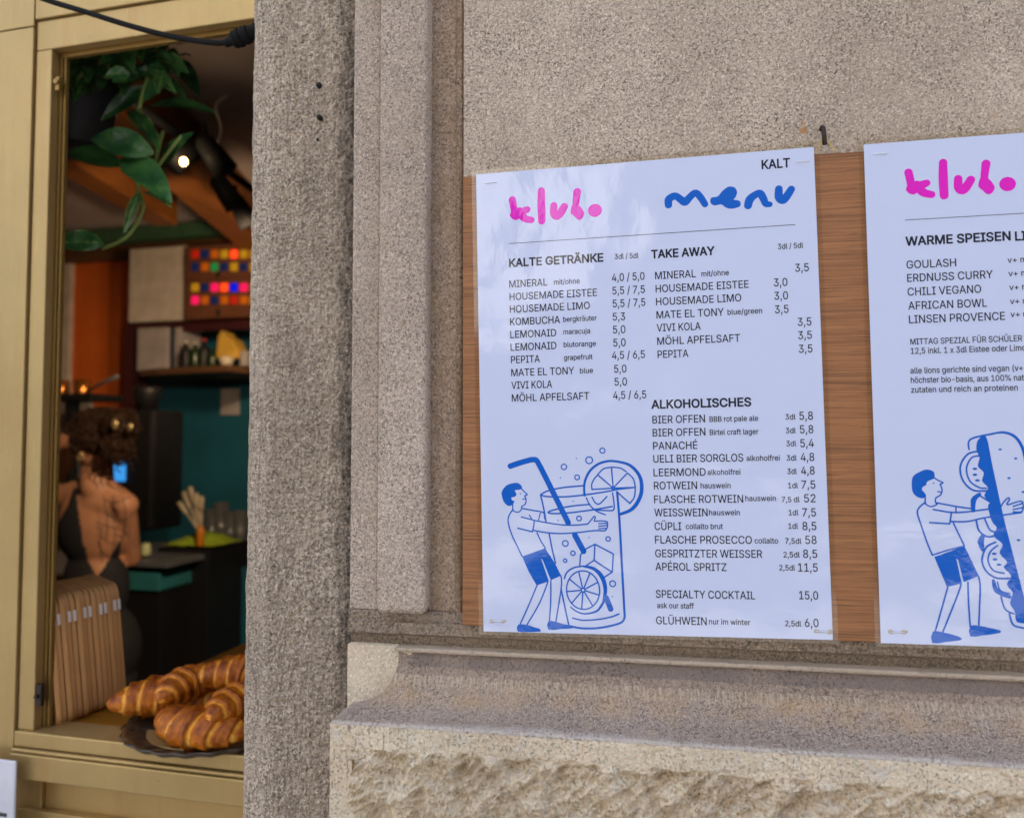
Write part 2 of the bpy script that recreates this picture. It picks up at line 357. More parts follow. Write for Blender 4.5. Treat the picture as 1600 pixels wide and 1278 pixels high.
def emit(name, col, st):
    t = NT(name); t.fin(tuple(min(1, x*.6) for x in col), .4); t.b.inputs['Emission Color'].default_value = (*col, 1); t.b.inputs['Emission Strength'].default_value = st; return t.m
M['bulb'] = emit('lit bulb', (1, .62, .22), 9); M['screen'] = emit('blue screen', (.04, .28, .75), .45); M['led'] = emit('red indicator', (1, .01, .03), .2)
t = NT('waxy leaf'); p = t.pos(src='Object'); c = t.mix(t.ramp(t.noise(p, 24, 3), (.35, 0.), (.7, 1.)), (.020, .092, .034), (.085, .25, .06))
a = t.n('ShaderNodeAttribute'); a.attribute_name = 'band'; c = t.mix(t.ramp(a.outputs['Fac'], (.62, 0.), (.95, .85)), c, (.36, .52, .16)); M['leaf'] = t.fin(c, .28, t.bump(t.noise(p, 60, 3), .002), Transmission_Weight=.0)
M['vine'] = mk('pale green vine', (.34, .46, .12), .5)
t = NT('croissant crust'); p = t.pos(src='Object'); a = t.n('ShaderNodeAttribute'); a.attribute_name = 'band'
f = t.math('ADD', a.outputs['Fac'], t.math('MULTIPLY_ADD', t.noise(p, 55, 5, .65), .7, -.35))
c = t.ramp(f, (.0, (1., .68, .20)), (.32, (1., .48, .045)), (.60, (.66, .19, .008)), (1., (.20, .032, .002)))
M['crust'] = t.fin(c, .24, t.bump(t.noise(t.pos((1, 1, 1), src='Object'), 130, 6, .68), .0030), Coat_Weight=.0, Specular_IOR_Level=.42)

# ------------------------------------------------------------------ the street
mb = MB().box(-60, 60, -60, -7.5, -.5, -.12); single('road', mb, M['road'], (0, -10, 0), fr='W', kind='structure')
mb = MB().box(-60, 60, -7.5, 60, -.5, 0); single('pavement', mb, M['pave'], (0, 0, 0), fr='W', kind='structure')
T = Thing('opposite_building', 'white rendered building across the street, sunlit and mirrored in the menu film', 'building', (-9, -12.5, -.12), 'W')
wl = T.part('wall', MB().box(-18, -1.15, -18, -12.5, 3.6, 11), M['facade']); T.part('dark_storey', MB().box(-18, -1.15, -18, -12.5, -.12, 3.6), M['dark'])  # lower storey made dark to dim the low reflections in the film
for k in range(4):
    for fl in range(1, 3):
        x = -16+k*3.7; z = 1.2+fl*3.3
        fr = T.part('window', MB().box(x, x+1.3, -12.5, -12.42, z, z+1.9), M['white']); T.part('pane', MB().box(x+.1, x+1.2, -12.42, -12.41, z+.1, z+1.8), M['pane'], parent=fr)
T = Thing('opposite_building', 'unseen dark slate clad building added across the street on the right for dark film reflections', 'building', (8, -13, -.12), 'W')
T.part('wall', MB().box(-1.0, 24, -19, -13, -.12, 12), M['slate'])  # unseen block added so the menu film mirrors mostly dark
for k in range(6):
    for fl in range(3):
        x = .6+k*3.6; z = 1.5+fl*3.4; fr = T.part('window', MB().box(x, x+1.3, -13, -12.92, z, z+1.9), M['dark']); T.part('pane', MB().box(x+.1, x+1.2, -12.92, -12.91, z+.1, z+1.8), M['pane'], parent=fr)
# ------------------------------------------------------------------ stone wall
YP = .012
T = Thing('stone_wall', 'pale pitted stone wall panel with moulded border behind the menus', 'wall', (0, .012, 0), 'W')
XL = -.1326
T.part('wall_panel', MB().box(-.0225, 6, YP, .5, 1.412, 4.7), M['panel'], bevel=.0012)
T.part('moulding_bead', MB().tube([(-.0265, YP+.0035, 1.40), (-.0265, YP+.0035, 4.7)], .0034, 10), M['channel'], True)
T.part('moulding_channel', MB().box(-.0555, -.0225, YP+.005, .5, 1.40, 4.7), M['channel'])
T.part('flat_band', MB().box(XL, -.1042, YP, .5, 1.4125, 4.7), M['band'], bevel=.0022); T.part('band_bed', MB().box(-.1042, -.0555, YP+.009, .5, 1.4127, 4.7), M['channel'])
def wob(a, s, k): return noise.noise(Vector((a*s, k*3.1, 1.7)))
def strip_fn(x0, x1, yf, yb, z0, z1, amp=.0007):
    mbb = MB(); nz = 220; rows = []
    prof = [(x0, yb), (x0, yf+.003), (x0+.001, yf+.001), (x0+.003, yf), (x1-.003, yf), (x1-.001, yf+.001), (x1, yf+.003), (x1, yb)]
    for j in range(nz+1):
        z = z0+(z1-z0)*(j/nz); b = len(mbb.v)
        inset = max(0, .003-(z-z0))*.6
        for i, (x, y) in enumerate(prof):
            mbb.v.append((x+amp*wob(z, 90, i)+(inset if x < (x0+x1)/2 else -inset), y+amp*.6*wob(z, 120, i+9)+inset, z))
        if j:
            for i in range(len(prof)-1): mbb.f.append((b-len(prof)+i, b-len(prof)+i+1, b+i+1, b+i))
    mbb.f.append(tuple(range(len(prof)))); return mbb
T.part('raised_strip', strip_fn(-.1005, -.0545, -.003, YP+.02, 1.4135, 2.25), M['band'], True)
# horizontal fascia under the panel
prof = [(.5, 1.4125), (.013, 1.4125), (.0115, 1.4105), (.0115, 1.404), (.0085, 1.4025), (.0085, 1.3925), (.0125, 1.3905), (.0185, 1.3885), (.0185, 1.3795), (.5, 1.3795)]
mb = MB(); nx = 300
for j in range(nx+1):
    x = XL+(2.0-XL)*j/nx; b = len(mb.v)
    for i, (y, z) in enumerate(prof): mb.v.append((x, y+(.0006*wob(x, 70, i) if y < .4 else 0), z+.0005*wob(x, 80, i+20)*(0 if i in (0, 1, 8, 9) else 1)))
    if j:
        for i in range(len(prof)-1): mb.f.append((b-10+i, b-9+i, b+1+i, b+i))
mb.f.append(tuple(range(10))); T.part('fascia', mb, M['fascia'])
# the rough pier between the panel and the window: tooled face as a real displaced sheet
X0, X1 = -.2555, -.1200
def pier(u, v):
    x = X0+(X1-X0)*u; z = 1.10+1.25*v; edge = min(1, max(0, (x-X0-.020)/.012))
    q = Vector((x, 0, z)); h = .0014*noise.noise(q*60)+.0022*noise.noise(q*170)+.0024*noise.noise(Vector((x*330, 4, z*300)))+.0012*noise.noise(q*520)+.0013*noise.noise(Vector((x*240, 3, z*22)))
    h += .0012*noise.noise(Vector((x*20, 7, z*5)))
    if edge > 0: h += .004
    y = .036-h*(.25+.75*edge)+(.006 if u > .93 else 0)*(u-.93)/.07
    if u < .045: y += (.045-u)*.16
    return (x+.0012*wob(z, 40, 3)*(u < .02), y, z)
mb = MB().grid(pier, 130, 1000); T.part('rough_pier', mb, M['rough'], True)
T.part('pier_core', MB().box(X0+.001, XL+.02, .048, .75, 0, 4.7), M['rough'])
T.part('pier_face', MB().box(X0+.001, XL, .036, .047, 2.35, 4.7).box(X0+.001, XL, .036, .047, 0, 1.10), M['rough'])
for (x, y, r) in ((498, 133, .0028), (498, 183, .0026), (495, 218, .0010)):
    P = atY(x, y, .0285); T.part('drill_hole', MB().tube([(P[0], .0285, P[2]), (P[0], .047, P[2])], r, 14), M['hole'], True)
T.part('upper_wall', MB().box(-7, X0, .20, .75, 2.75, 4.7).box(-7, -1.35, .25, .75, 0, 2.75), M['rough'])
# plinth: mitred cavetto over a rock faced block
T = Thing('stone_plinth', 'sandstone plinth with hollow cavetto top and rock faced front below the menus', 'plinth', (0, 0, 0), 'W')
XR, YR = -.0815, .010; PF = .0476; XF = XR-PF; YF = YR-PF
prof = [(-.06, 1.3805), (.0030, 1.3805), (.0042, 1.3800), (.0042, 1.3768), (.0008, 1.3762), (.0010, 1.3715)]
for k in range(15):
    a = k/14*math.pi/2*.97; prof.append((.001+(PF-.0015)*(1-math.cos(a)), 1.3705-(1.3705-1.3272)*math.sin(a)))
prof += [(PF-.0012, 1.3262), (PF, 1.3245)]
mb = MB(); n = len(prof); xs = [None]+list(np.linspace(0, 1, 260)); rows = []
def cav(p, z, j):
    if j == 0: return (XR-p, .40, z)
    s = xs[j]; x = (XR-p)+(2.0-(XR-p))*s**1.3; d = .0007*noise.noise(Vector((x*60, z*60, 3)))+.0004*noise.noise(Vector((x*190, z*190, 5)))
    if z < 1.329: d += .0011*noise.noise(Vector((x*110, 2, 8)))
    return (x, YR-p-d, z+d*.6)
for j in range(len(xs)):
    b = len(mb.v)
    for (p, z) in prof: mb.v.append(cav(p, z, j))
    if j:
        for i in range(n-1): mb.f.append((b-n+i, b-n+i+1, b+i+1, b+i))
T.part('cavetto', mb, M['cavetto'], True)
T.part('stop_block', MB().grid(lambda u, v: (XL+.064*u, .0095-.0012*noise.noise(Vector((u*4, v*3, 1)))-.0006*noise.noise(Vector((u*9, v*30, 5))), 1.25+.1305*v), 30, 60).box(XL, XL+.064, .0125, .4, 1.25, 1.3803), M['block'], True)
def rdg(v): return 1-2*abs(v)
def rock(u, v):
    x = XF+(1.0-XF)*(u**1.35); z = 1.3245-.30*(v**1.5)
    top = min(1, max(0, (1.3245-z-.019-.004*wob(x, 55, 1)-.003*wob(x, 160, 4))/.004)); left = min(1, max(0, (x-XF-.0165-.003*wob(z, 90, 2))/.003))
    k = top*left; q = Vector((x, 0, z)); a = x*.77+z*.64; b = -x*.64+z*.77
    h = .0080*noise.noise(Vector((a*24, b*62, 2)))+.0060*noise.noise(q*62)+.0052*rdg(noise.noise(Vector((a*52, b*135, 5))))+.0034*noise.noise(q*150)+.0016*rdg(noise.noise(q*260))+.0010*noise.noise(q*480)
    h = h*1.3-.0070
    sm = .0006*noise.noise(q*120)+.0005*noise.noise(q*300)
    return (x, YF-.0002-(h*k+sm*(1-k))*(1 if v > 0.003 else 0), z)
T.part('rock_face', MB().grid(rock, 860, 250), M['rock'], True)
T.part('side_face', MB().box(XF, XF+.02, YF+.0005, .4, .2, 1.3243), M['smooth'])
T.part('core', MB().box(XF+.02, 4, YF+.02, .5, 0, 1.3243).box(1.0, 4, YF, .02, 0, 1.3243), M['rock'])
T.part('lower_course', MB().box(XF, 1.0, YF-.006, .4, 0, 1.02), M['rock'])

# ------------------------------------------------------------------ oak board and menus
bd = MB().box(-.0198, 1.05, .0006, .0105, 1.4045, 1.8165)
o = single('oak_board', bd, M['oak'], (0, .0105, 1.4045), 'oak veneered board with fine horizontal grain behind both menus', 'board', 'W', bevel=.0006)
MW, MH, MR = .297, .297*1.40564, .01739
PC = np.array([[743.8, 273.9], [1272.6, 229.8], [1300.9, 998.2], [755.1, 986.9]]); UV = [(0, MH), (MW, MH), (MW, 0), (0, 0)]
A = []
for (x, y), (u, v) in zip(PC, UV):
    x = (x-1000)/500; y = (y-640)/500
    A.append([x, y, 1, 0, 0, 0, -u*x, -u*y, -u]); A.append([0, 0, 0, x, y, 1, -v*x, -v*y, -v])
HM = np.linalg.svd(np.array(A))[2][-1].reshape(3, 3)
def m1(x, y):
    q = HM@np.array([(x-1000)/500, (y-640)/500, 1]); return q[:2]/q[2]
BL2 = atY(1376.2, 1004.3, -.0004); TL2 = atY(1349.5, 228.3, -.0004); r2 = math.atan2(-(TL2[0]-BL2[0]), TL2[2]-BL2[2])
def m2(x, y):
    P = atY(x, y, -.0004); a = P[0]-BL2[0]; b = P[2]-BL2[2]; c, s = math.cos(r2), math.sin(r2); return np.array([a*c+b*s, -a*s+b*c])
try: FONT = bpy.data.fonts.load(os.path.join(bpy.utils.system_resource('DATAFILES'), 'fonts', 'Inter.woff2'))   # the sans face that ships inside Blender
except Exception: FONT = None
def outlines(ob, dg):                   # closed outlines of a text object
    me = bpy.data.meshes.new_from_object(ob.evaluated_get(dg)); adj = {}
    for e in me.edges:
        a, b = e.vertices; adj.setdefault(a, []).append(b); adj.setdefault(b, []).append(a)
    co = [v.co.copy() for v in me.vertices]; bpy.data.meshes.remove(me); seen = set(); loops = []
    for st in range(len(co)):
        if st in seen or st not in adj: continue
        lp = [st]; seen.add(st); cur = st
        while True:
            nx = [q for q in adj[cur] if q not in seen]
            if not nx: break
            cur = st+1 if (len(lp) == 1 and st+1 in nx) else nx[0]
            seen.add(cur); lp.append(cur)
        if len(lp) > 2: loops.append(np.array([(co[i].x, co[i].y) for i in lp]))
    return loops
class Field:                            # signed distance field of a flat print, meshed as one clean sheet without overlaps
    def __init__(s, x0, x1, z0, z1, h):
        s.h = h; s.x0 = x0; s.z0 = z0; s.nx = int((x1-x0)/h)+2; s.nz = int((z1-z0)/h)+2
        s.X = x0+h*np.arange(s.nx); s.Z = z0+h*np.arange(s.nz); s.D = np.full((s.nz, s.nx), 9.0)
    def win(s, xa, xb, za, zb, pad):
        i0 = max(0, int((xa-pad-s.x0)/s.h)); i1 = min(s.nx, int((xb+pad-s.x0)/s.h)+2); j0 = max(0, int((za-pad-s.z0)/s.h)); j1 = min(s.nz, int((zb+pad-s.z0)/s.h)+2)
        return (slice(j0, max(j0, j1)), slice(i0, max(i0, i1)))
    def seg(s, a, b, ra, rb, D):
        w_ = s.win(min(a[0], b[0]), max(a[0], b[0]), min(a[1], b[1]), max(a[1], b[1]), max(ra, rb)+2.5*s.h)
        if D[w_].size == 0: return
        X, Z = np.meshgrid(s.X[w_[1]], s.Z[w_[0]]); dx, dz = b[0]-a[0], b[1]-a[1]; l2 = dx*dx+dz*dz+1e-18
        t = np.clip(((X-a[0])*dx+(Z-a[1])*dz)/l2, 0, 1); D[w_] = np.minimum(D[w_], np.hypot(X-a[0]-t*dx, Z-a[1]-t*dz)-(ra+(rb-ra)*t))
    def loops(s, lps, grow=0.0):
        E = np.full_like(s.D, 9.0); Wn = np.zeros((s.nz, s.nx+1))
        for lp in lps:
            for k in range(len(lp)):
                a, b = lp[k-1], lp[k]; s.seg(a, b, 0, 0, E)
                if a[1] == b[1]: continue
                sg, lo, hi = (1, a, b) if a[1] < b[1] else (-1, b, a)
                j0 = int(math.ceil((lo[1]-s.z0)/s.h)); j1 = int(math.ceil((hi[1]-s.z0)/s.h)); j0 = max(j0, 0); j1 = min(j1, s.nz)
                if j1 <= j0: continue
                js = np.arange(j0, j1); xs = lo[0]+(s.Z[js]-lo[1])/(hi[1]-lo[1])*(hi[0]-lo[0]); ix = np.clip(np.ceil((xs-s.x0)/s.h).astype(int), 0, s.nx); np.add.at(Wn, (js, ix), sg)
        ins = np.abs(np.cumsum(Wn, 1)[:, :-1]) > .5
        s.D = np.minimum(s.D, np.where(ins, -np.minimum(E, 1.0), E)-grow)
    def mesh(s, mb, y, fn=lambda x, z: (x, z)):
        D = s.D; ins = D < 0; c = ins[:-1, :-1].astype(int)+2*ins[:-1, 1:]+4*ins[1:, 1:]+8*ins[1:, :-1]; X, Z = s.X, s.Z
        def add(poly):
            b = len(mb.v); mb.v += [(q[0], y, q[1]) for q in (fn(*p) for p in poly)]; mb.f.append(tuple(range(b, b+len(poly))))
        for j in range(c.shape[0]):
            full = np.flatnonzero(np.diff(np.concatenate(([0], (c[j] == 15).astype(int), [0]))))
            for k in range(0, len(full), 2): add([(X[full[k]], Z[j]), (X[full[k+1]], Z[j]), (X[full[k+1]], Z[j+1]), (X[full[k]], Z[j+1])])
        jj, ii = np.nonzero((c > 0) & (c < 15))
        for j, i in zip(jj, ii):
            cs = ((X[i], Z[j], D[j, i]), (X[i+1], Z[j], D[j, i+1]), (X[i+1], Z[j+1], D[j+1, i+1]), (X[i], Z[j+1], D[j+1, i])); poly = []
            for k in range(4):
                a, b = cs[k], cs[(k+1) % 4]
                if a[2] < 0: poly.append((a[0], a[1]))
                if (a[2] < 0) != (b[2] < 0): t = a[2]/(a[2]-b[2]); poly.append((a[0]+(b[0]-a[0])*t, a[1]+(b[1]-a[1])*t))
            if len(poly) > 2: add(poly)
class Ink:
    def __init__(s, y=-.00025): s.m = MB(); s.y = y; s.caps = []; s.polys = []
    def poly(s, pts, smooth=4): s.polys.append(np.array(crom(pts, smooth, True) if smooth else [np.array(p) for p in pts]))
    def stroke(s, pts, wd, n=6):
        P = crom(pts, n); N = len(P); W = [wd]*N if not isinstance(wd, (list, tuple)) else list(np.interp(np.linspace(0, 1, N), np.linspace(0, 1, len(wd)), wd))
        s.caps += [(P[i], P[i+1], W[i]/2, W[i+1]/2) for i in range(N-1)]
    def ring(s, c, rx, ry, wd, a0=0, a1=360, n=40): s.stroke([np.array((c[0]+rx*math.cos(R(a0+(a1-a0)*i/n)), c[1]+ry*math.sin(R(a0+(a1-a0)*i/n)))) for i in range(n+1)], wd, 1)
    def dot(s, c, rx, ry=None, n=20): ry = ry or rx; s.poly([(c[0]+rx*math.cos(2*math.pi*i/n), c[1]+ry*math.sin(2*math.pi*i/n)) for i in range(n)], 0)
    @property
    def mb(s):
        if s.caps or s.polys:
            A_ = [p for c in s.caps for p in c[:2]]+[p for q in s.polys for p in q]; A_ = np.array(A_); m_ = max([max(c[2:]) for c in s.caps]+[0])+.001
            f = Field(A_[:, 0].min()-m_, A_[:, 0].max()+m_, A_[:, 1].min()-m_, A_[:, 1].max()+m_, .00024)
            for c in s.caps: f.seg(*c, f.D)
            for q in s.polys:
                g_ = Field(q[:, 0].min()-.001, q[:, 0].max()+.001, q[:, 1].min()-.001, q[:, 1].max()+.001, f.h)
                i0 = int(round((g_.x0-f.x0)/f.h)); j0 = int(round((g_.z0-f.z0)/f.h)); g_.x0 = f.x0+i0*f.h; g_.z0 = f.z0+j0*f.h; g_.X = g_.x0+f.h*np.arange(g_.nx); g_.Z = g_.z0+f.h*np.arange(g_.nz)
                g_.loops([q]); i1 = min(f.nx, i0+g_.nx); j1 = min(f.nz, j0+g_.nz); i00, j00 = max(0, i0), max(0, j0)
                f.D[j00:j1, i00:i1] = np.minimum(f.D[j00:j1, i00:i1], g_.D[j00-j0:j1-j0, i00-i0:i1-i0])
            s.caps = []; s.polys = []; f.mesh(s.m, s.y)
        return s.m
    def text(s, jobs):                  # jobs: (string, p_left, p_right, cap height, added stroke weight in metres)
        objs = []
        for (st, pl, pr, cap, bold) in jobs:
            cu = bpy.data.curves.new('t', 'FONT'); cu.body = st; cu.size = 1; cu.resolution_u = 3; cu.dimensions = '2D'; cu.fill_mode = 'NONE'
            if FONT: cu.font = FONT
            ob = bpy.data.objects.new('t', cu); C.objects.link(ob); objs.append(ob)
        bpy.context.view_layer.update(); dg = bpy.context.evaluated_depsgraph_get()
        for ob, (st, pl, pr, cap, bold) in zip(objs, jobs):
            lps = outlines(ob, dg); x0 = min(l[:, 0].min() for l in lps); x1 = max(l[:, 0].max() for l in lps); sx = (pr[0]-pl[0])/(x1-x0); sy = cap/CAPH
            lps = [np.stack(((l[:, 0]-x0)*sx+pl[0], l[:, 1]*sy+pl[1]), 1) for l in lps]
            zmin = min(l[:, 1].min() for l in lps); zmax = max(l[:, 1].max() for l in lps)
            f = Field(pl[0]-.0008, pr[0]+.0008, zmin-.0008, zmax+.0008, .00017); f.loops(lps, bold); f.mesh(s.m, s.y)
        for ob in objs: cu = ob.data; bpy.data.objects.remove(ob); bpy.data.curves.remove(cu)
cu = bpy.data.curves.new('t', 'FONT'); cu.body = 'H'
if FONT: cu.font = FONT
ob = bpy.data.objects.new('t', cu); C.objects.link(ob); bpy.context.view_layer.update()
me = bpy.data.meshes.new_from_object(ob.evaluated_get(bpy.context.evaluated_depsgraph_get())); CAPH = max(v.co.y for v in me.vertices); bpy.data.objects.remove(ob); bpy.data.meshes.remove(me)

def menu_root(label, BL, rot):
    T = Thing('menu_poster', label, 'menu', (0, 0, 0), 'W'); T.o.matrix_world = Matrix.Translation(Vector((BL[0], BL[1], BL[2]))) @ Matrix.Rotation(-rot, 4, 'Y'); return T
def sheet(T):
    def pf(u, v, y): return (MW*u, y, MH*v)
    T.part('paper', MB().grid(lambda u, v: pf(u, v, -.00012), 40, 56), M['paper'], True)
    e = .0042; f = MB()
    f.v = [(-e, .00002, -.0028), (MW+e, .00002, -.0028), (MW+e, .00002, MH+e), (-e, .00002, MH+e), (-.0, .00002, .0), (MW, .00002, .0), (MW, .00002, MH), (0, .00002, MH)]
    f.f = [(0, 1, 5, 4), (1, 2, 6, 5), (2, 3, 7, 6), (3, 0, 4, 7)]; T.part('laminate_border', f, M['film'])
def staple(T, c, ang=0, stain=False, wd=.0108):
    dx, dz = math.cos(ang)*wd/2, math.sin(ang)*wd/2
    st = T.part('staple', MB().tube([(c[0]-dx, .006, c[1]-dz), (c[0]-dx, -.0007, c[1]-dz), (c[0]-dx*.93, -.0011, c[1]-dz*.93), (c[0]+dx*.93, -.0011, c[1]+dz*.93), (c[0]+dx, -.0007, c[1]+dz), (c[0]+dx, .006, c[1]+dz)], .00045, 6), M['steel'])
    if stain:
        ik = Ink(-.0003)
        for sg in (-1, 1): ik.poly([(c[0]+sg*dx*(1.0)+.0028*math.cos(k)*(.6+.5*random.random()), c[1]+sg*dz+.0022*math.sin(k)*(.6+.5*random.random())) for k in np.linspace(0, 5.6, 9)], 3)
        T.part('glue_mark', ik.mb, M['stain'], parent=st)
# ---- first menu
T1 = menu_root('drinks menu headed KALT with a man hugging a tall iced drink', (0, 0, 1.40), MR); sheet(T1)
MM = lambda o, s: (lambda x, y: m1(o[0]+x/s, o[1]+y/s))
q1 = MM((710, 190), 5.3267); q2 = MM((1000, 190), 5.3267)
U1 = .001/(1.70*5.3267)                     # crop px -> m
def klub(ik, f, u):
    ik.stroke([f(482, 658), f(497, 735), f(508, 790)], [60*u, 58*u, 70*u]); ik.stroke([f(500, 780), f(545, 765), f(608, 738)], [72*u, 70*u, 52*u]); ik.stroke([f(540, 755), f(580, 808), f(640, 826)], [70*u, 62*u, 54*u])
    ik.poly([f(470, 770), f(500, 740), (f(560, 745)), f(585, 790), f(540, 812), f(512, 826), f(480, 815), f(462, 790)])
    ik.stroke([f(725, 582), f(724, 700), f(728, 832)], [58*u, 66*u, 62*u]); ik.stroke([f(828, 705), f(829, 770), f(852, 795), f(880, 772), f(916, 712)], [58*u, 64*u, 58*u, 66*u, 60*u])
    ik.stroke([f(1024, 590), f(1016, 650), f(1008, 720)], [62*u, 56*u, 52*u]); ik.poly([f(988, 690), f(1035, 700), f(1070, 740), f(1082, 775), f(1062, 812), f(1030, 822), f(995, 790), f(968, 758)]); ik.dot(f(1172, 744), 57*u, 54*u)
ik = Ink(); klub(ik, q1, U1); T1.part('logo', ik.mb, M['pink'])
ik = Ink(); u = .001/(1.80*5.3267)
ik.stroke([q2(240, 696), q2(244, 650), q2(295, 622), q2(340, 650), q2(378, 672), q2(420, 630), q2(465, 596), q2(505, 630), q2(544, 690)], [62*u, 66*u, 58*u, 62*u, 66*u, 60*u, 56*u, 58*u, 54*u])
ik.poly([q2(588, 660), q2(600, 635), q2(650, 625), q2(690, 580), q2(740, 545), q2(790, 550), q2(812, 590), q2(798, 632), q2(784, 652), q2(828, 660), q2(842, 688), q2(825, 713), q2(760, 728), q2(715, 715), q2(680, 692), q2(625, 700), q2(595, 685)])
ik.stroke([q2(903, 700), q2(918, 650), q2(962, 612), q2(1003, 600), q2(1030, 640), q2(1050, 684), q2(1084, 690)], [64*u, 68*u, 58*u, 62*u, 62*u, 54*u, 46*u])
ik.stroke([q2(1160, 562), q2(1161, 630), q2(1190, 656), q2(1220, 630), q2(1264, 564)], [60*u, 68*u, 64*u, 66*u, 58*u]); T1.part('heading', ik.mb, M['blue'])
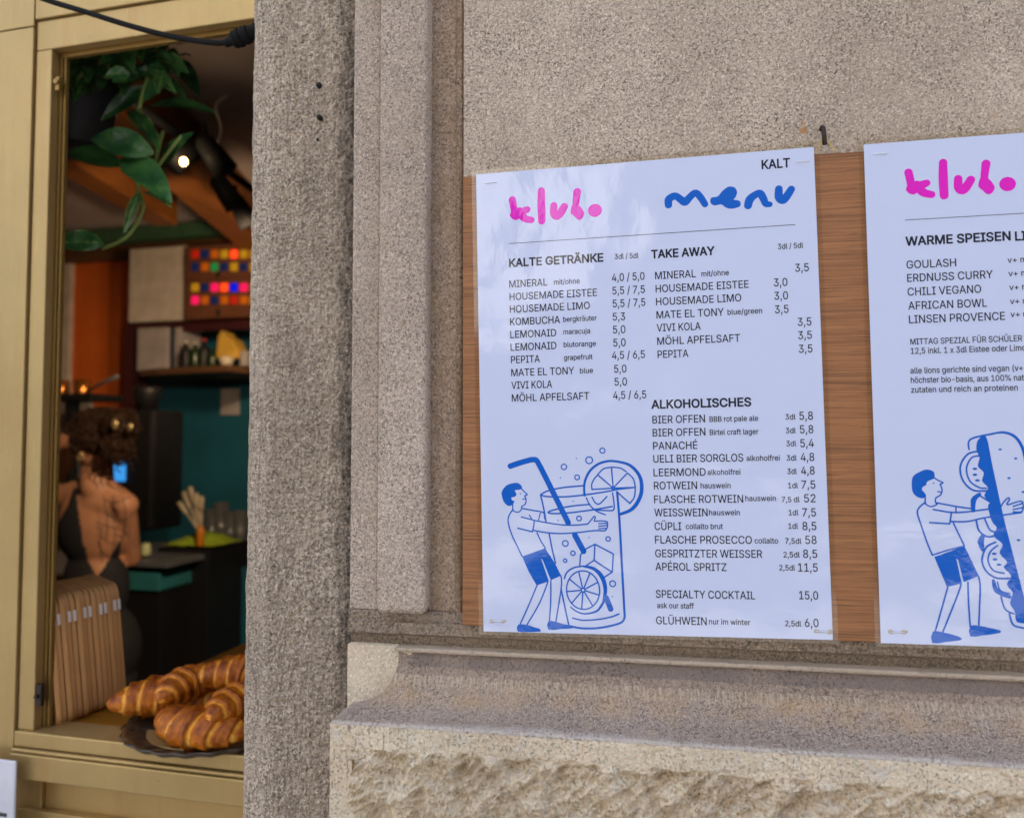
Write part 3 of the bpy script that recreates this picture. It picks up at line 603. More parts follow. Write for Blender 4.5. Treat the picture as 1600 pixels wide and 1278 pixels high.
TX = [('KALT', 1191.5, 264.7, 1235.2, 'b'), ('KALTE GETRÄNKE', 795.9, 418.3, 942.8, 'B'), ('3dl / 5dl', 961.1, 406, 998.1, 's'), ('TAKE AWAY', 1018.6, 404.4, 1116.8, 'B'), ('3dl / 5dl', 1216.3, 389.7, 1255.7, 's'), ('ALKOHOLISCHES', 1018.5, 638.8, 1173.8, 'B'),
('MINERAL', 795.9, 450.6, 855.3, 'n'), ('mit/ohne', 865.9, 445.9, 906.1, 's'), ('4,0 / 5,0', 956.6, 440.6, 1007.5, 'p'), ('HOUSEMADE EISTEE', 796.3, 470.5, 933, 'n'), ('5,5 / 7,5', 957.4, 461, 1007.9, 'p'), ('HOUSEMADE LIMO', 796.7, 489.9, 921.8, 'n'), ('5,5 / 7,5', 957.8, 481.1, 1008.7, 'p'),
('KOMBUCHA', 797.1, 509.6, 875.2, 'n'), ('bergkräuter', 880.1, 503.9, 932.6, 's'), ('5,3', 957.8, 501.7, 977, 'p'), ('LEMONAID', 797.5, 529.5, 869.1, 'n'), ('maracuja', 880.5, 523.4, 922, 's'), ('5,0', 958.2, 521.8, 977.4, 'p'), ('LEMONAID', 797.9, 549.3, 869.5, 'n'), ('blutorange', 880.9, 543.4, 931.4, 's'), ('5,0', 958.6, 542.2, 977.8, 'p'),
('PEPITA', 798.5, 568.8, 843.5, 'n'), ('grapefruit', 881.3, 563.7, 925.9, 's'), ('4,5 / 6,5', 956.6, 561.9, 1007.9, 'p'), ('MATE EL TONY', 798.9, 589, 897.2, 'n'), ('blue', 906.3, 584, 926.5, 's'), ('5,0', 959.9, 583, 979, 'p'), ('VIVI KOLA', 799.1, 608.7, 862.6, 'n'), ('5,0', 960.5, 603.2, 979.8, 'p'), ('MÖHL APFELSAFT', 799.7, 628.6, 920.8, 'n'), ('4,5 / 6,5', 958.2, 624.2, 1009.9, 'p'),
('MINERAL', 1024.3, 437.1, 1087.7, 'n'), ('mit/ohne', 1096.6, 432.5, 1139.4, 's'), ('3,5', 1243.2, 424.8, 1264.5, 'p'), ('HOUSEMADE EISTEE', 1025, 457.7, 1170.5, 'n'), ('3,0', 1209.9, 447.8, 1231, 'p'), ('HOUSEMADE LIMO', 1025.6, 477.8, 1158.9, 'n'), ('3,0', 1210.8, 468.6, 1231.9, 'p'), ('MATE EL TONY', 1026.3, 498.4, 1131.5, 'n'), ('blue/green', 1137.4, 492.1, 1191.3, 's'), ('3,5', 1211.5, 489.7, 1232.7, 'p'),
('VIVI KOLA', 1026.7, 518.6, 1095.3, 'n'), ('3,5', 1247.2, 509.2, 1268.4, 'p'), ('MÖHL APFELSAFT', 1027.4, 539.4, 1156.9, 'n'), ('3,5', 1247.8, 530, 1269.1, 'p'), ('PEPITA', 1028, 560, 1076, 'n'), ('3,5', 1248.7, 551.2, 1270, 'p'),
('BIER OFFEN', 1019.7, 662, 1101.8, 'n'), ('BBB rot pale ale', 1109, 659.2, 1184.7, 's'), ('3dl', 1227.6, 655.4, 1243.3, 's'), ('5,8', 1249.5, 655.7, 1270.5, 'p'), ('BIER OFFEN', 1020, 682.3, 1102.4, 'n'), ('Birtel craft lager', 1109.3, 679.8, 1185.3, 's'), ('3dl', 1228.2, 676.7, 1243.6, 's'), ('5,8', 1250.2, 676.7, 1271.1, 'p'),
('PANACHÉ', 1020.7, 702.7, 1089.9, 'n'), ('3dl', 1228.9, 697, 1244.2, 's'), ('5,4', 1250.8, 698.3, 1271.8, 'p'), ('UELI BIER SORGLOS', 1021, 723, 1161.6, 'n'), ('alkoholfrei', 1166.6, 719.9, 1218.5, 's'), ('3dl', 1229.5, 719.3, 1244.8, 's'), ('4,8', 1251.4, 719.9, 1272.4, 'p'), ('LEERMOND', 1021.3, 744.3, 1102.7, 'n'), ('alkoholfrei', 1105.8, 741.8, 1156.9, 's'), ('3dl', 1230.4, 740.2, 1245.1, 's'), ('4,8', 1252, 740.9, 1273, 'p'),
('ROTWEIN', 1021.9, 764.7, 1089.2, 'n'), ('hauswein', 1094.9, 762.8, 1141.5, 's'), ('1dl', 1231.7, 762.2, 1246.7, 's'), ('7,5', 1252.3, 762.8, 1274, 'p'), ('FLASCHE ROTWEIN', 1022.2, 786, 1161.2, 'n'), ('hauswein', 1164.7, 782.5, 1212.3, 's'), ('7,5 dl', 1221.7, 784.1, 1249.2, 's'), ('52', 1256.4, 784.1, 1274.3, 'p'), ('WEISSWEIN', 1022.5, 806.6, 1105.5, 'n'), ('hauswein', 1108, 804.7, 1155.9, 's'), ('1dl', 1232.6, 804.4, 1247.3, 's'), ('7,5', 1253.6, 806, 1274.9, 'p'),
('CÜPLI', 1022.9, 827.9, 1064.5, 'n'), ('collalto brut', 1071.7, 826.3, 1129.3, 's'), ('1dl', 1232, 825.4, 1246.7, 's'), ('8,5', 1253.9, 827.3, 1275.5, 'p'), ('FLASCHE PROSECCO', 1023.5, 848.9, 1174.7, 'n'), ('collalto', 1179.1, 848.3, 1215.7, 's'), ('7,5dl', 1227, 848.6, 1252, 's'), ('58', 1258.3, 848.9, 1275.8, 'p'), ('GESPRITZTER WEISSER', 1023.8, 870.2, 1190.7, 'n'), ('2,5dl', 1224.2, 869.9, 1249.2, 's'), ('8,5', 1254.9, 870.5, 1276.8, 'p'),
('APÉROL SPRITZ', 1024.1, 890.8, 1134.9, 'n'), ('2,5dl', 1217.6, 890.2, 1242, 's'), ('11,5', 1247, 891.8, 1277.4, 'p'), ('SPECIALTY COCKTAIL', 1024.7, 933.4, 1179.4, 'n'), ('15,0', 1248.6, 935, 1278, 'p'), ('ask our staff', 1026.6, 949.4, 1083.9, 's'), ('GLÜHWEIN', 1025, 974.4, 1103.9, 'n'), ('nur im winter', 1107.7, 974.4, 1171.9, 's'), ('2,5dl', 1226.7, 976.9, 1251.4, 's'), ('6,0', 1257.4, 977.9, 1278.6, 'p')]
CAPS = {'b': (.0078, .00030), 'B': (.0072, .00036), 'n': (.00655, .00010), 's': (.0046, .00010), 'p': (.0068, .00009)}
def jobs(TX, f):
    out = []
    for (s, x0, y, x1, k) in TX:
        a = f(x0, y); dy = (f(x1, y)-a); sl = 0.0
        # horizontal in the sheet: step the right end to the same height
        b = f(x1, y); b = np.array([b[0], a[1]]); cap, bo = CAPS[k]; out.append((s, a, b, cap, bo))
    return out
ik = Ink(); ik.text(jobs(TX, m1)); T1.part('lettering', ik.mb, M['ink'])
a = m1(795.4, 381.9); b = m1(1243.1, 351.1); ik = Ink(); ik.stroke([a, b], .0005); T1.part('divider_line', ik.mb, M['ink'])
# illustration of the man and the drink
g = MM((770, 680), 3.8731); u = .001/(1.72*3.8731); ik = Ink()
def S_(pts, wd=8): ik.stroke([g(*p) for p in pts], [x*u for x in wd] if isinstance(wd, list) else wd*u)
def P_(pts, sm=4): ik.poly([g(*p) for p in pts], sm)
S_([(105, 190), (170, 168), (232, 151)], 33); S_([(232, 151), (262, 154), (282, 186), (300, 220)], 33); S_([(296, 212), (380, 380), (455, 530)], 33); S_([(496, 606), (548, 702)], 34)
S_([(555, 366), (552, 320), (560, 270), (590, 215), (640, 175), (700, 158), (750, 160)], [13, 14, 13]); S_([(750, 160), (820, 178), (870, 220), (897, 275), (898, 350), (870, 415), (830, 455), (772, 478)], [13, 18, 22, 22, 16]); 
S_([(565, 380), (590, 428), (630, 462), (680, 482)], 8)
S_([(600, 330), (598, 300), (612, 268), (634, 242)], 8); S_([(636, 238), (670, 205), (712, 196)], 8); S_([(720, 195), (770, 200), (808, 222)], 8); S_([(818, 232), (850, 265), (862, 312)], 8); S_([(862, 322), (856, 375), (830, 412)], 8)
for p in ((718, 197), (636, 242), (600, 330), (812, 232), (862, 316)): S_([(728, 321), p], 8)
S_([(756, 348), (830, 414)], 8); ik.ring(g(728, 321), 9*u, 9*u, 6*u, n=16); S_([(600, 376), (618, 408), (640, 418), (662, 402), (690, 372)], 8)
S_([(288, 362), (335, 338), (430, 318), (548, 307)], 9); S_([(288, 362), (325, 373), (440, 374), (560, 362), (700, 340), (760, 328), (862, 316)], 9)
S_([(288, 362), (306, 440), (322, 528)], 9); S_([(340, 596), (358, 690), (378, 775)], 9); S_([(412, 930), (435, 1040), (457, 1142)], 9)
S_([(752, 345), (766, 520), (782, 820), (797, 1095)], 13); S_([(797, 1095), (785, 1125), (740, 1145), (640, 1165), (540, 1168), (455, 1152)], 12); S_([(482, 1106), (545, 1119), (640, 1113), (715, 1098), (762, 1080)], 9)
S_([(585, 420), (480, 430), (390, 448), (335, 467), (365, 476), (470, 470), (620, 450), (722, 432)], 9); S_([(724, 350), (732, 400), (732, 450), (700, 457), (632, 454)], 8)
P_([(60, 392), (52, 350), (76, 312), (110, 296), (150, 292), (174, 312), (168, 330), (132, 336), (142, 358), (134, 374), (112, 380), (116, 396), (130, 404), (114, 426), (92, 430), (70, 412)])
S_([(168, 322), (190, 345), (207, 361), (192, 369)], 7); S_([(192, 369), (200, 392), (196, 418), (174, 434)], 7); S_([(174, 432), (170, 455), (150, 468), (122, 458), (120, 424)], 7); S_([(180, 390), (194, 389)], 6); ik.dot(g(166, 358), 4*u)
S_([(120, 452), (96, 492), (92, 530), (112, 600), (146, 672), (176, 735)], 8); S_([(174, 445), (235, 456), (304, 470), (312, 500), (322, 525)], 8); S_([(286, 474), (276, 515)], 7); S_([(220, 485), (236, 512)], 7)
S_([(172, 497), (250, 517), (330, 532), (420, 544), (500, 545), (575, 538)], 8); S_([(575, 538), (596, 512), (612, 492), (620, 500), (614, 520), (650, 519), (686, 522), (690, 532), (640, 536)], 7); S_([(690, 532), (693, 545), (640, 552)], 7); S_([(693, 545), (689, 562), (640, 567)], 7); S_([(688, 562), (676, 578), (612, 578), (520, 589), (420, 596), (330, 592), (246, 578)], 8)
S_([(250, 517), (247, 550), (238, 586)], 8); S_([(238, 586), (200, 577), (150, 565)], 8); S_([(266, 592), (290, 642), (316, 684)], 8)
P_([(176, 736), (315, 685), (292, 752), (338, 884), (264, 910), (215, 825)], 0); P_([(315, 685), (340, 722), (376, 778), (412, 850), (350, 878), (299, 752)], 0); P_([(292, 750), (315, 685), (300, 752)], 0)
S_([(268, 905), (215, 1032), (165, 1142)], 8); S_([(332, 888), (282, 1015), (206, 1146)], 8); S_([(350, 880), (349, 1000), (341, 1130)], 8); S_([(411, 850), (415, 900), (400, 1010), (379, 1132)], 8)
P_([(152, 1146), (210, 1149), (250, 1163), (280, 1170), (286, 1188), (220, 1190), (149, 1188)], 2); P_([(335, 1124), (380, 1130), (430, 1143), (480, 1153), (480, 1168), (410, 1172), (334, 1176)], 2)
for s in ([(560, 690), (617, 660), (728, 718)], [(728, 718), (722, 828), (672, 860)], [(560, 690), (530, 724), (525, 792)], [(560, 792), (612, 757), (720, 828)], [(612, 757), (617, 660)]):
    for i in range(len(s)-1): S_([s[i], s[i+1]], 8)
S_([(432, 868), (448, 830), (490, 802), (545, 793)], 9); S_([(545, 793), (610, 808), (658, 855), (680, 930), (668, 1010)], [10, 20, 26, 22, 14]); S_([(668, 1010), (630, 1062), (560, 1080), (510, 1068), (470, 1040)], [14, 10, 8]); S_([(686, 985), (712, 1050)], 32)
ik.ring(g(545, 937), 97*u, 112*u, 8*u, n=40); ik.ring(g(545, 937), 11*u, 11*u, 7*u, n=16)
for an in range(0, 360, 40): S_([(545+12*math.cos(R(an+15)), 937+12*math.sin(R(an+15))), (545+96*math.cos(R(an+15)), 937+110*math.sin(R(an+15)))], 8)
for (x, y, r) in ((663, 95, 15), (583, 153, 20), (430, 194, 16), (510, 257, 14), (521, 505, 14), (438, 656, 17), (697, 628, 13), (484, 715, 13), (437, 760, 10), (724, 898, 17)): ik.ring(g(x, y), r*u, r*u, 7*u, n=20)
for (x, y) in ((505, 142), (408, 260), (486, 402), (394, 518), (582, 620), (722, 975)): ik.dot(g(x, y), 4*u)
T1.part('illustration', ik.mb, M['blue'])
staple(T1, m1(767, 287), .02); staple(T1, m1(1255, 253), .02); staple(T1, m1(777, 971), 0, True); staple(T1, m1(1286, 985), -.02, True)
# ---- second menu
T2 = menu_root('food menu headed WARME SPEISEN with a man carrying a giant sandwich', BL2, r2); sheet(T2)
lm = m1(710+725/5.3267, 190+705/5.3267); l2 = m2(1473.9, 279.8)
ik = Ink(); klub(ik, lambda x, y: q1(x, y)-lm+l2+np.array([0, .0]), U1); T2.part('logo', ik.mb, M['pink'])
TY = [('WARME SPEISEN', 1415.5, 384.1, 1578.9, 'B'), ('LIONS', 1586.6, 376.2, 1644, 'B'), ('GOULASH', 1416.5, 420, 1494, 'n'), ('v+ m', 1574.3, 410.9, 1604, 's'), ('ERDNUSS CURRY', 1417.6, 440.8, 1551.4, 'n'), ('v+ m', 1575.7, 432, 1605.4, 's'), ('CHILI VEGANO', 1418.3, 462.3, 1533.1, 'n'), ('v+ m', 1577.1, 453.5, 1606.8, 's'),
('AFRICAN BOWL', 1419.3, 484.1, 1542.3, 'n'), ('v+ m', 1578.2, 475.3, 1607.8, 's'), ('LINSEN PROVENCE', 1420.4, 505.3, 1570.4, 'n'), ('v+ m', 1578.9, 495.7, 1608.6, 's'), ('MITTAG SPEZIAL FÜR SCHÜLER', 1422.5, 538.7, 1597.2, 'm'), ('12,5 inkl. 1 x 3dl Eistee oder Limo', 1423.2, 553.2, 1603, 'm'), ('alle lions gerichte sind vegan (v+', 1422.5, 583.8, 1598.3, 'm'), ('höchster bio-basis, aus 100% nat', 1423.2, 598.6, 1600, 'm'), ('zutaten und reich an proteinen', 1423.6, 613.7, 1590.2, 'm')]
CAPS['m'] = (.0049, .00009)
ik = Ink(); ik.text(jobs(TY, m2)); T2.part('lettering', ik.mb, M['ink'])
a = m2(1414.4, 344.3); ik = Ink(); ik.stroke([a, np.array([a[0]+.232, a[1]])], .0005); T2.part('divider_line', ik.mb, M['ink'])
g = (lambda o, s: (lambda x, y: m2(o[0]+x/s, o[1]+y/s)))((1320, 620), 3.043); u = .001/(2.02*3.043); ik = Ink()
P_([(385, 420), (392, 402), (424, 386), (422, 356), (388, 345), (352, 358), (326, 376), (318, 402), (320, 444), (336, 470), (366, 482), (386, 472), (376, 452), (366, 442), (372, 426)])
S_([(424, 384), (446, 398), (466, 408), (452, 416)], 7); S_([(453, 416), (462, 440), (455, 465), (432, 480)], 7); S_([(432, 480), (430, 500), (438, 510), (410, 521), (384, 508), (382, 478)], 7); S_([(440, 450), (455, 452)], 6); ik.dot(g(421, 410), 4*u)
S_([(383, 500), (354, 525), (345, 552), (362, 608), (390, 690), (416, 752)], 8); S_([(434, 503), (525, 520), (600, 531)], 8); S_([(528, 522), (528, 545)], 7); S_([(420, 535), (500, 548), (560, 548), (660, 536), (740, 524)], 8)
S_([(740, 524), (756, 498), (776, 480), (782, 488), (772, 512), (830, 496), (844, 505), (800, 520)], 7); S_([(844, 505), (848, 524), (800, 535)], 7); S_([(848, 526), (838, 546), (800, 546)], 7); S_([(838, 550), (760, 560), (660, 575), (580, 592), (502, 592)], 8)
S_([(506, 548), (503, 575), (498, 603)], 8); S_([(498, 603), (450, 600), (403, 597)], 8); S_([(516, 600), (540, 650), (568, 708)], 8); S_([(568, 708), (490, 728), (415, 752)], 7)
P_([(425, 760), (568, 708), (530, 770), (556, 886), (485, 903)], 0); P_([(568, 708), (637, 850), (565, 880), (537, 770)], 0); P_([(530, 770), (568, 708), (538, 770)], 0)
S_([(490, 900), (462, 1000), (430, 1112)], 8); S_([(552, 888), (538, 935), (466, 1116)], 8); S_([(585, 880), (588, 980), (596, 1090)], 8); S_([(636, 855), (643, 900), (640, 1000), (636, 1090)], 8)
P_([(418, 1114), (470, 1119), (520, 1131), (550, 1143), (551, 1155), (480, 1164), (415, 1169)], 2); P_([(595, 1088), (640, 1087), (690, 1098), (736, 1108), (735, 1122), (660, 1132), (597, 1138)], 2)
S_([(590, 250), (588, 215), (612, 195), (690, 178), (750, 169), (800, 184), (834, 222), (856, 290), (885, 480), (925, 760), (960, 980), (962, 1060), (930, 1110), (850, 1098), (800, 1082), (782, 1030)], [8, 9, 10, 14, 14, 12, 10, 9, 9, 9])
P_([(632, 206), (672, 190), (700, 320), (752, 560), (800, 750), (862, 985), (900, 1080), (850, 1075), (815, 1066), (808, 1020), (785, 980), (798, 930), (770, 890), (790, 850), (755, 810), (772, 785), (735, 742), (750, 700), (706, 660), (722, 622), (698, 590), (680, 520), (690, 500), (662, 470), (680, 432), (652, 400), (660, 360), (632, 330), (640, 290), (625, 250)], 3)
S_([(640, 258), (585, 272), (549, 328), (560, 395), (608, 443), (672, 446)], 9); S_([(640, 280), (602, 290), (578, 340), (594, 400), (640, 431), (672, 434)], 8)
for (x, y) in ((618, 342), (618, 370), (630, 397), (710, 745), (714, 772), (733, 797)): ik.dot(g(x, y), 11*u, 6*u)
for (x, y) in ((738, 250), (812, 293), (780, 386), (825, 680), (848, 452)): ik.dot(g(x, y), 8*u, 5*u)
S_([(640, 462), (612, 490), (610, 540)], [16, 26, 18]); S_([(640, 468), (690, 500)], 8); S_([(625, 590), (638, 636), (676, 664), (712, 660)], 9); S_([(666, 582), (690, 632), (722, 642)], 8); S_([(655, 662), (646, 690), (655, 725)], [20, 30, 18])
S_([(716, 690), (672, 715), (652, 775), (672, 828), (720, 860), (780, 862)], 9); S_([(726, 706), (692, 735), (681, 780), (706, 824), (756, 838)], 8); S_([(706, 872), (722, 920), (782, 950)], [14, 24, 18]); S_([(725, 880), (740, 920), (785, 935)], 7); S_([(742, 950), (762, 1008), (802, 1030)], 8)
T2.part('illustration', ik.mb, M['blue']); staple(T2, m2(1375, 241), .02); staple(T2, m2(1402, 987), 0, True)
# nail and elastic
P = atY(1283, 203, YP); T = Thing('nail', 'dark bent nail driven into the stone just above the bare board strip', 'nail', tuple(P), 'W')
T.part('shank', MB().tube([(P[0], YP+.02, P[2]+.001), (P[0], YP-.004, P[2]+.0005), (P[0], YP-.0075, P[2]-.002), (P[0]+.0004, YP-.0085, P[2]-.009), (P[0]+.0008, YP-.0080, P[2]-.0165)], .0020, 10), M['iron'], True)
b = (P[0]+.0006, YP-.0085, P[2]-.0125); e1 = atY(1277, 240, .0003); e2 = atY(1304, 237, .0003)
single('elastic_band', MB().tube(crom([tuple(e1), (b[0]-.0022, b[1], b[2]), (b[0], b[1]+.001, b[2]+.0022), (b[0]+.0024, b[1], b[2]), tuple(e2)]), .0004, 6), M['gold'], b, 'thin yellow elastic looped over the nail and down behind the board', 'elastic', 'W')
# ------------------------------------------------------------------ brass shop window
WU0 = L(72, 600, .0)[0]; ZS = 1.168; ZT = 2.143
T = Thing('shop_window', 'brass coloured metal window frame with open hatch beside the stone pier', 'window', (WU0, 0, 1.0))
uJ = L(66, 110, 0)[0]; uI = L(84, 300, 0)[0]; UR = .45
u0 = L(51, 400, 0)[0]; u1 = L(76, 400, 0)[0]
T.part('jamb', MB().box(u0+.0012, u1, -.004, .010, ZS+.0, ZT), M['brass'], bevel=.0015)
T.part('side_panel', MB().box(u0-.55, u0-.0012, -.008, .03, 1.128, ZT+.035), M['brass'], bevel=.001)
T.part('top_panel', MB().box(u0-.55, u0-.0012, -.008, .03, ZT+.037, ZT+.8).box(u0+.0012, UR, -.008, .03, ZT+.046, ZT+.8), M['brass'], bevel=.001)
T.part('head_rail', MB().box(u0+.0012, UR, -.004, .010, ZT+.0005, ZT+.0445), M['brass'], bevel=.0015)
T.part('slide_track', MB().box(u1-.01, u1+.0045, .0105, .018, ZS, ZT-.001).box(u1+.0048, u1+.0065, .015, .0175, ZS, ZT-.001).box(u1+.0068, u1+.0105, .0115, .018, ZS, ZT-.001), M['brassdark'], bevel=.0005)
T.part('head_track', MB().box(u1-.01, UR, .0105, .018, ZT-.006, ZT+.03), M['brassdark'], bevel=.0005)
q = L(64, 1085, .003); T.part('latch', MB().box(u1+.001, u1+.010, -.003, .0035, q[2]-.014, q[2]+.016).tube([(u1+.005, -.008, q[2]), (u1+.005, .0, q[2])], .003, 10), M['iron'], bevel=.0006)
q = L(92, 130, .003); T.part('catch', MB().tube([(u1+.006, -.003, q[2]), (u1+.006, .010, q[2])], .004, 12).box(u1+.003, u1+.010, .0, .006, q[2]-.012, q[2]+.008), M['brassdark'], bevel=.0005)
T.part('sill_rail', MB().box(u0+.0012, UR, -.010, .040, ZS-.021, ZS), M['brass'], bevel=.002)
T.part('sill_lip', MB().box(u0+.0012, UR, -.014, .040, ZS-.027, ZS-.0222).box(u0+.0012, UR, -.016, .040, ZS-.062, ZS-.028), M['brass'], bevel=.0018)
T.part('lower_panel', MB().box(u0+.035, UR, .012, .05, .05, ZS-.0635), M['brassmid'], bevel=.001)
T.part('lower_jamb', MB().box(u0-.55, u0+.020, .008, .05, .05, 1.126).box(u0+.021, u0+.034, .006, .05, .05, ZS-.0635), M['brassmid'], bevel=.001)
T.part('lower_rail', MB().box(u0-.0, UR, .0, .012, .60, L(300, 1300, 0)[2]), M['brass'], bevel=.001)
# card by the window
a = L(-40, 1186, -.03); b = L(27, 1188, -.03); c = L(27, 1300, -.03)
T = Thing('sign_card', 'small white card standing at the lower left corner of the window frame', 'card', (b[0], -.03, c[2]-.08))
T.part('card_sheet', MB().box(a[0]-.02, b[0], -.033, -.029, c[2]-.07, b[2]), M['card'], bevel=.002)
q0 = L(-20, 1266, -.0335); q1_ = L(10, 1276, -.0335); T.part('print', MB().box(q0[0], q1_[0], -.0338, -.0331, q1_[2], q0[2]), M['ink'])
# cable with lamp socket
pth = [(-60, -50), (60, -4), (130, 18), (200, 40), (270, 58), (330, 67), (356, 67)]
pc = [atY(x, y, .16) for x, y in pth]
T = Thing('string_light_cable', 'black rubber cable with ribbed lamp socket sagging across the top of the window', 'cable', tuple(pc[-1]), 'W')
T.part('cable', MB().tube(crom(pc, 8), .0034, 10), M['rubber'], True)
d = (atY(393, 52, .16)-pc[-1]); d = d/np.linalg.norm(d)
pts = []; rs = []
for t, r in ((-.004, .0046), (.0, .0052), (.006, .0055), (.0065, .0085), (.010, .0105), (.013, .0095), (.014, .0110), (.018, .0112), (.0185, .0098), (.022, .0098), (.0225, .0108), (.029, .0106), (.030, .0085), (.038, .0085), (.039, .0098), (.06, .0098)):
    pts.append(pc[-1]+d*t); rs.append(r)
T.part('socket', MB().tube(pts, rs, 16), M['rubber'])

# ------------------------------------------------------------------ the room behind
WB = 3.55; ZC = 3.0; UL, URm = -4.6, 1.6
single('floor', MB().box(UL, URm, .06, WB+.3, .2, .3), M['floor'], (0, 1, .2), kind='structure')
single('ceiling', MB().box(UL-.1, URm, .06, WB+.3, ZC, ZC+.3), M['greywall'], (0, 1, ZC), kind='structure')
single('back_wall', MB().box(UL, URm, WB, WB+.2, .3, ZC), M['brown'], (0, WB, .3), 'dark brown rear wall of the cafe above the green rail', 'wall')
single('side_wall', MB().box(UL-.2, UL, .06, WB, .3, ZC), M['greywall'], (UL, 1.5, .3), 'grey plaster side wall inside the cafe on the left', 'wall')
single('side_wall', MB().box(URm, URm+.2, .06, WB, .3, ZC), M['greywall'], (URm, 1.5, .3), 'grey plaster side wall inside the cafe, far right behind the pier', 'wall')
single('front_wall', MB().box(UL, u0-.012, .031, .045, .3, ZC).box(u0-.02, URm, .032, .045, ZT+.035, ZC).box(u0-.02, URm, .062, .10, .3, 1.12).box(UR-.02, URm, .062, .16, 1.12, ZT+.05), M['brown'], (0, .1, .3), 'inner face of the cafe front wall around the window opening', 'wall')
# display sill
single('display_sill', MB().box(u0+.03, UR+.3, .041, .56, 1.130, 1.160), M['sillwood'], (0, .2, 1.13), 'varnished golden brown wooden display sill holding plate and clipboards', 'sill', bevel=.002)
ZD = 1.160
# beams and track
def beam(name, label, pa, pb, z0, z1, wd, mat, z):
    A_ = LZ(*pa, z); B_ = LZ(*pb, z); d = (B_-A_); d /= np.linalg.norm(d); n = np.array([d[1], -d[0], 0]); A_ = A_-d*.8; B_ = B_+d*.5
    B_ = A_+d*min(np.linalg.norm(B_-A_), (WB-.02-A_[1])/d[1])
    mb = MB(); b = [A_, A_-n*wd, B_-n*wd, B_]
    mb.v = [(p[0], p[1], zz) for zz in (z0, z1) for p in b]; mb.f = [(0, 1, 2, 3), (7, 6, 5, 4), (0, 4, 5, 1), (1, 5, 6, 2), (2, 6, 7, 3), (3, 7, 4, 0)]
    single(name, mb, mat, tuple(A_*.5+B_*.5), label, 'beam', bevel=.004)
beam('ceiling_beam', 'orange brown timber ceiling beam beside the spotlight track', (240, 110), (395, 290), 2.72, 2.998, .16, M['beam'], 2.998)
beam('ceiling_beam', 'orange brown timber ceiling beam above and left of the hanging pot', (95, 236), (200, 300), 2.78, 2.997, .14, M['beam'], 2.80)
A_ = LZ(252, 192, 2.66); B_ = LZ(400, 300, 2.66)
T = Thing('spotlight_track', 'black ceiling track with four spotlights, the nearest one lit', 'spotlight', tuple(A_))
d = B_-A_; d /= np.linalg.norm(d)
T.part('rail', MB().tube([A_-d*.5, B_+d*.1], .016, 8), M['black'])
def head(px, py, tilt, lit=False):
    p = LZ(px, py, 2.60); mbb = MB().tube([p+np.array([0, 0, .06]), p], .008, 8); e = p+np.array(tilt)*.12
    h = T.part('spot_head', mbb.tube([p-np.array(tilt)*.02, p, p+np.array(tilt)*.05, e], [.02, .035, .04, .046], 16), M['black'], True); return h, e
head(320, 222, (.5, .3, -.8)); e2_ = head(340, 282, (.35, .55, -.75))[1]; e3_ = head(368, 312, (.4, .3, -.85))[1]
hb, e = head(304, 232, (-.35, -.55, -.6)); pb = L(287, 253, e[1]-.05)
T.part('bulb', MB().ell(pb, (.011, .011, .013)), M['bulb'], True)
def lamp(name, p, energy, col, size=.03, spot=None, tgt=None):
    ld = bpy.data.lights.new(name, 'SPOT' if spot else 'POINT'); ld.energy = energy; ld.color = col; ld.shadow_soft_size = size
    ob = bpy.data.objects.new(name, ld); C.objects.link(ob); ob.location = wld(p)
    if spot:
        ld.spot_size = R(spot); ld.spot_blend = .6; ob.rotation_euler = (Vector(wld(p))-Vector(wld(tgt))).to_track_quat('Z', 'Y').to_euler()
lamp('track_and_fill_lamp', pb+np.array([-.03, -.05, -.03]),0.5, (1, .70, .40), .04)
lamp('track_and_fill_lamp', e2_+np.array([.05, .10, -.14]), 13, (1, .66, .36), .05, 95, L(160, 480, 3.4))
lamp('track_and_fill_lamp', e3_+np.array([.08, .10, -.16]), 9, (1, .72, .45), .05, 80, L(330, 560, 3.2))
lamp('track_and_fill_lamp', np.array([-.16, .50, 2.2]), 38, (1, .72, .46), .06, 80, L(150, 800, 1.4))  # added fill spot, on no track head, brightening the person's back
a = L(354, 150, 1.15); single('white_cable', MB().tube(crom([a, L(342, 158, 1.15), L(338, 172, 1.15), L(346, 198, 1.15), L(342, 222, 1.15)]), .004, 8), M['white'], tuple(a), 'short white cable hanging beside the ceiling beam', 'cable', smooth=True)
# rail, panels at the rear
a = L(60, 358, 3.2); b = L(470, 340, 3.2); single('green_rail', MB().box(a[0], b[0], 3.2, 3.28, L(240, 374, 3.2)[2], L(240, 352, 3.2)[2]), M['green'], tuple(a), 'dark green painted rail running across the rear of the cafe', 'rail', bevel=.004)
a = L(60, 400, 3.3); single('header_board', MB().box(a[0], b[0], 3.3, 3.36, L(240, 400, 3.3)[2], L(240, 372, 3.3)[2]), M['brown'], tuple(a), 'dark brown header board under the green rail', 'board')
def panel(name, label, cat, x0, y0, x1, y1, wd, dp, mat, bevel=.003, **k):
    a = L(x0, y0, wd); b = L(x1, y1, wd); return single(name, MB().box(a[0], b[0], wd, wd+dp, b[2], a[2]), mat, (a[0], wd, b[2]), label, cat, bevel=bevel, **k)
panel('orange_wall', 'orange painted wall panel at the rear between beige post and maroon frame', 'wall', 104, 393, 212, 700, 3.38, .05, M['orange'])
panel('door_post', 'beige post left of the orange wall panel', 'post', 80, 390, 104, 640, 3.34, .08, M['white'])
panel('wall_cabinet', 'plain beige wall cabinet left of the coloured light boxes', 'cabinet', 203, 390, 289, 500, 3.05, .3, M['white'])
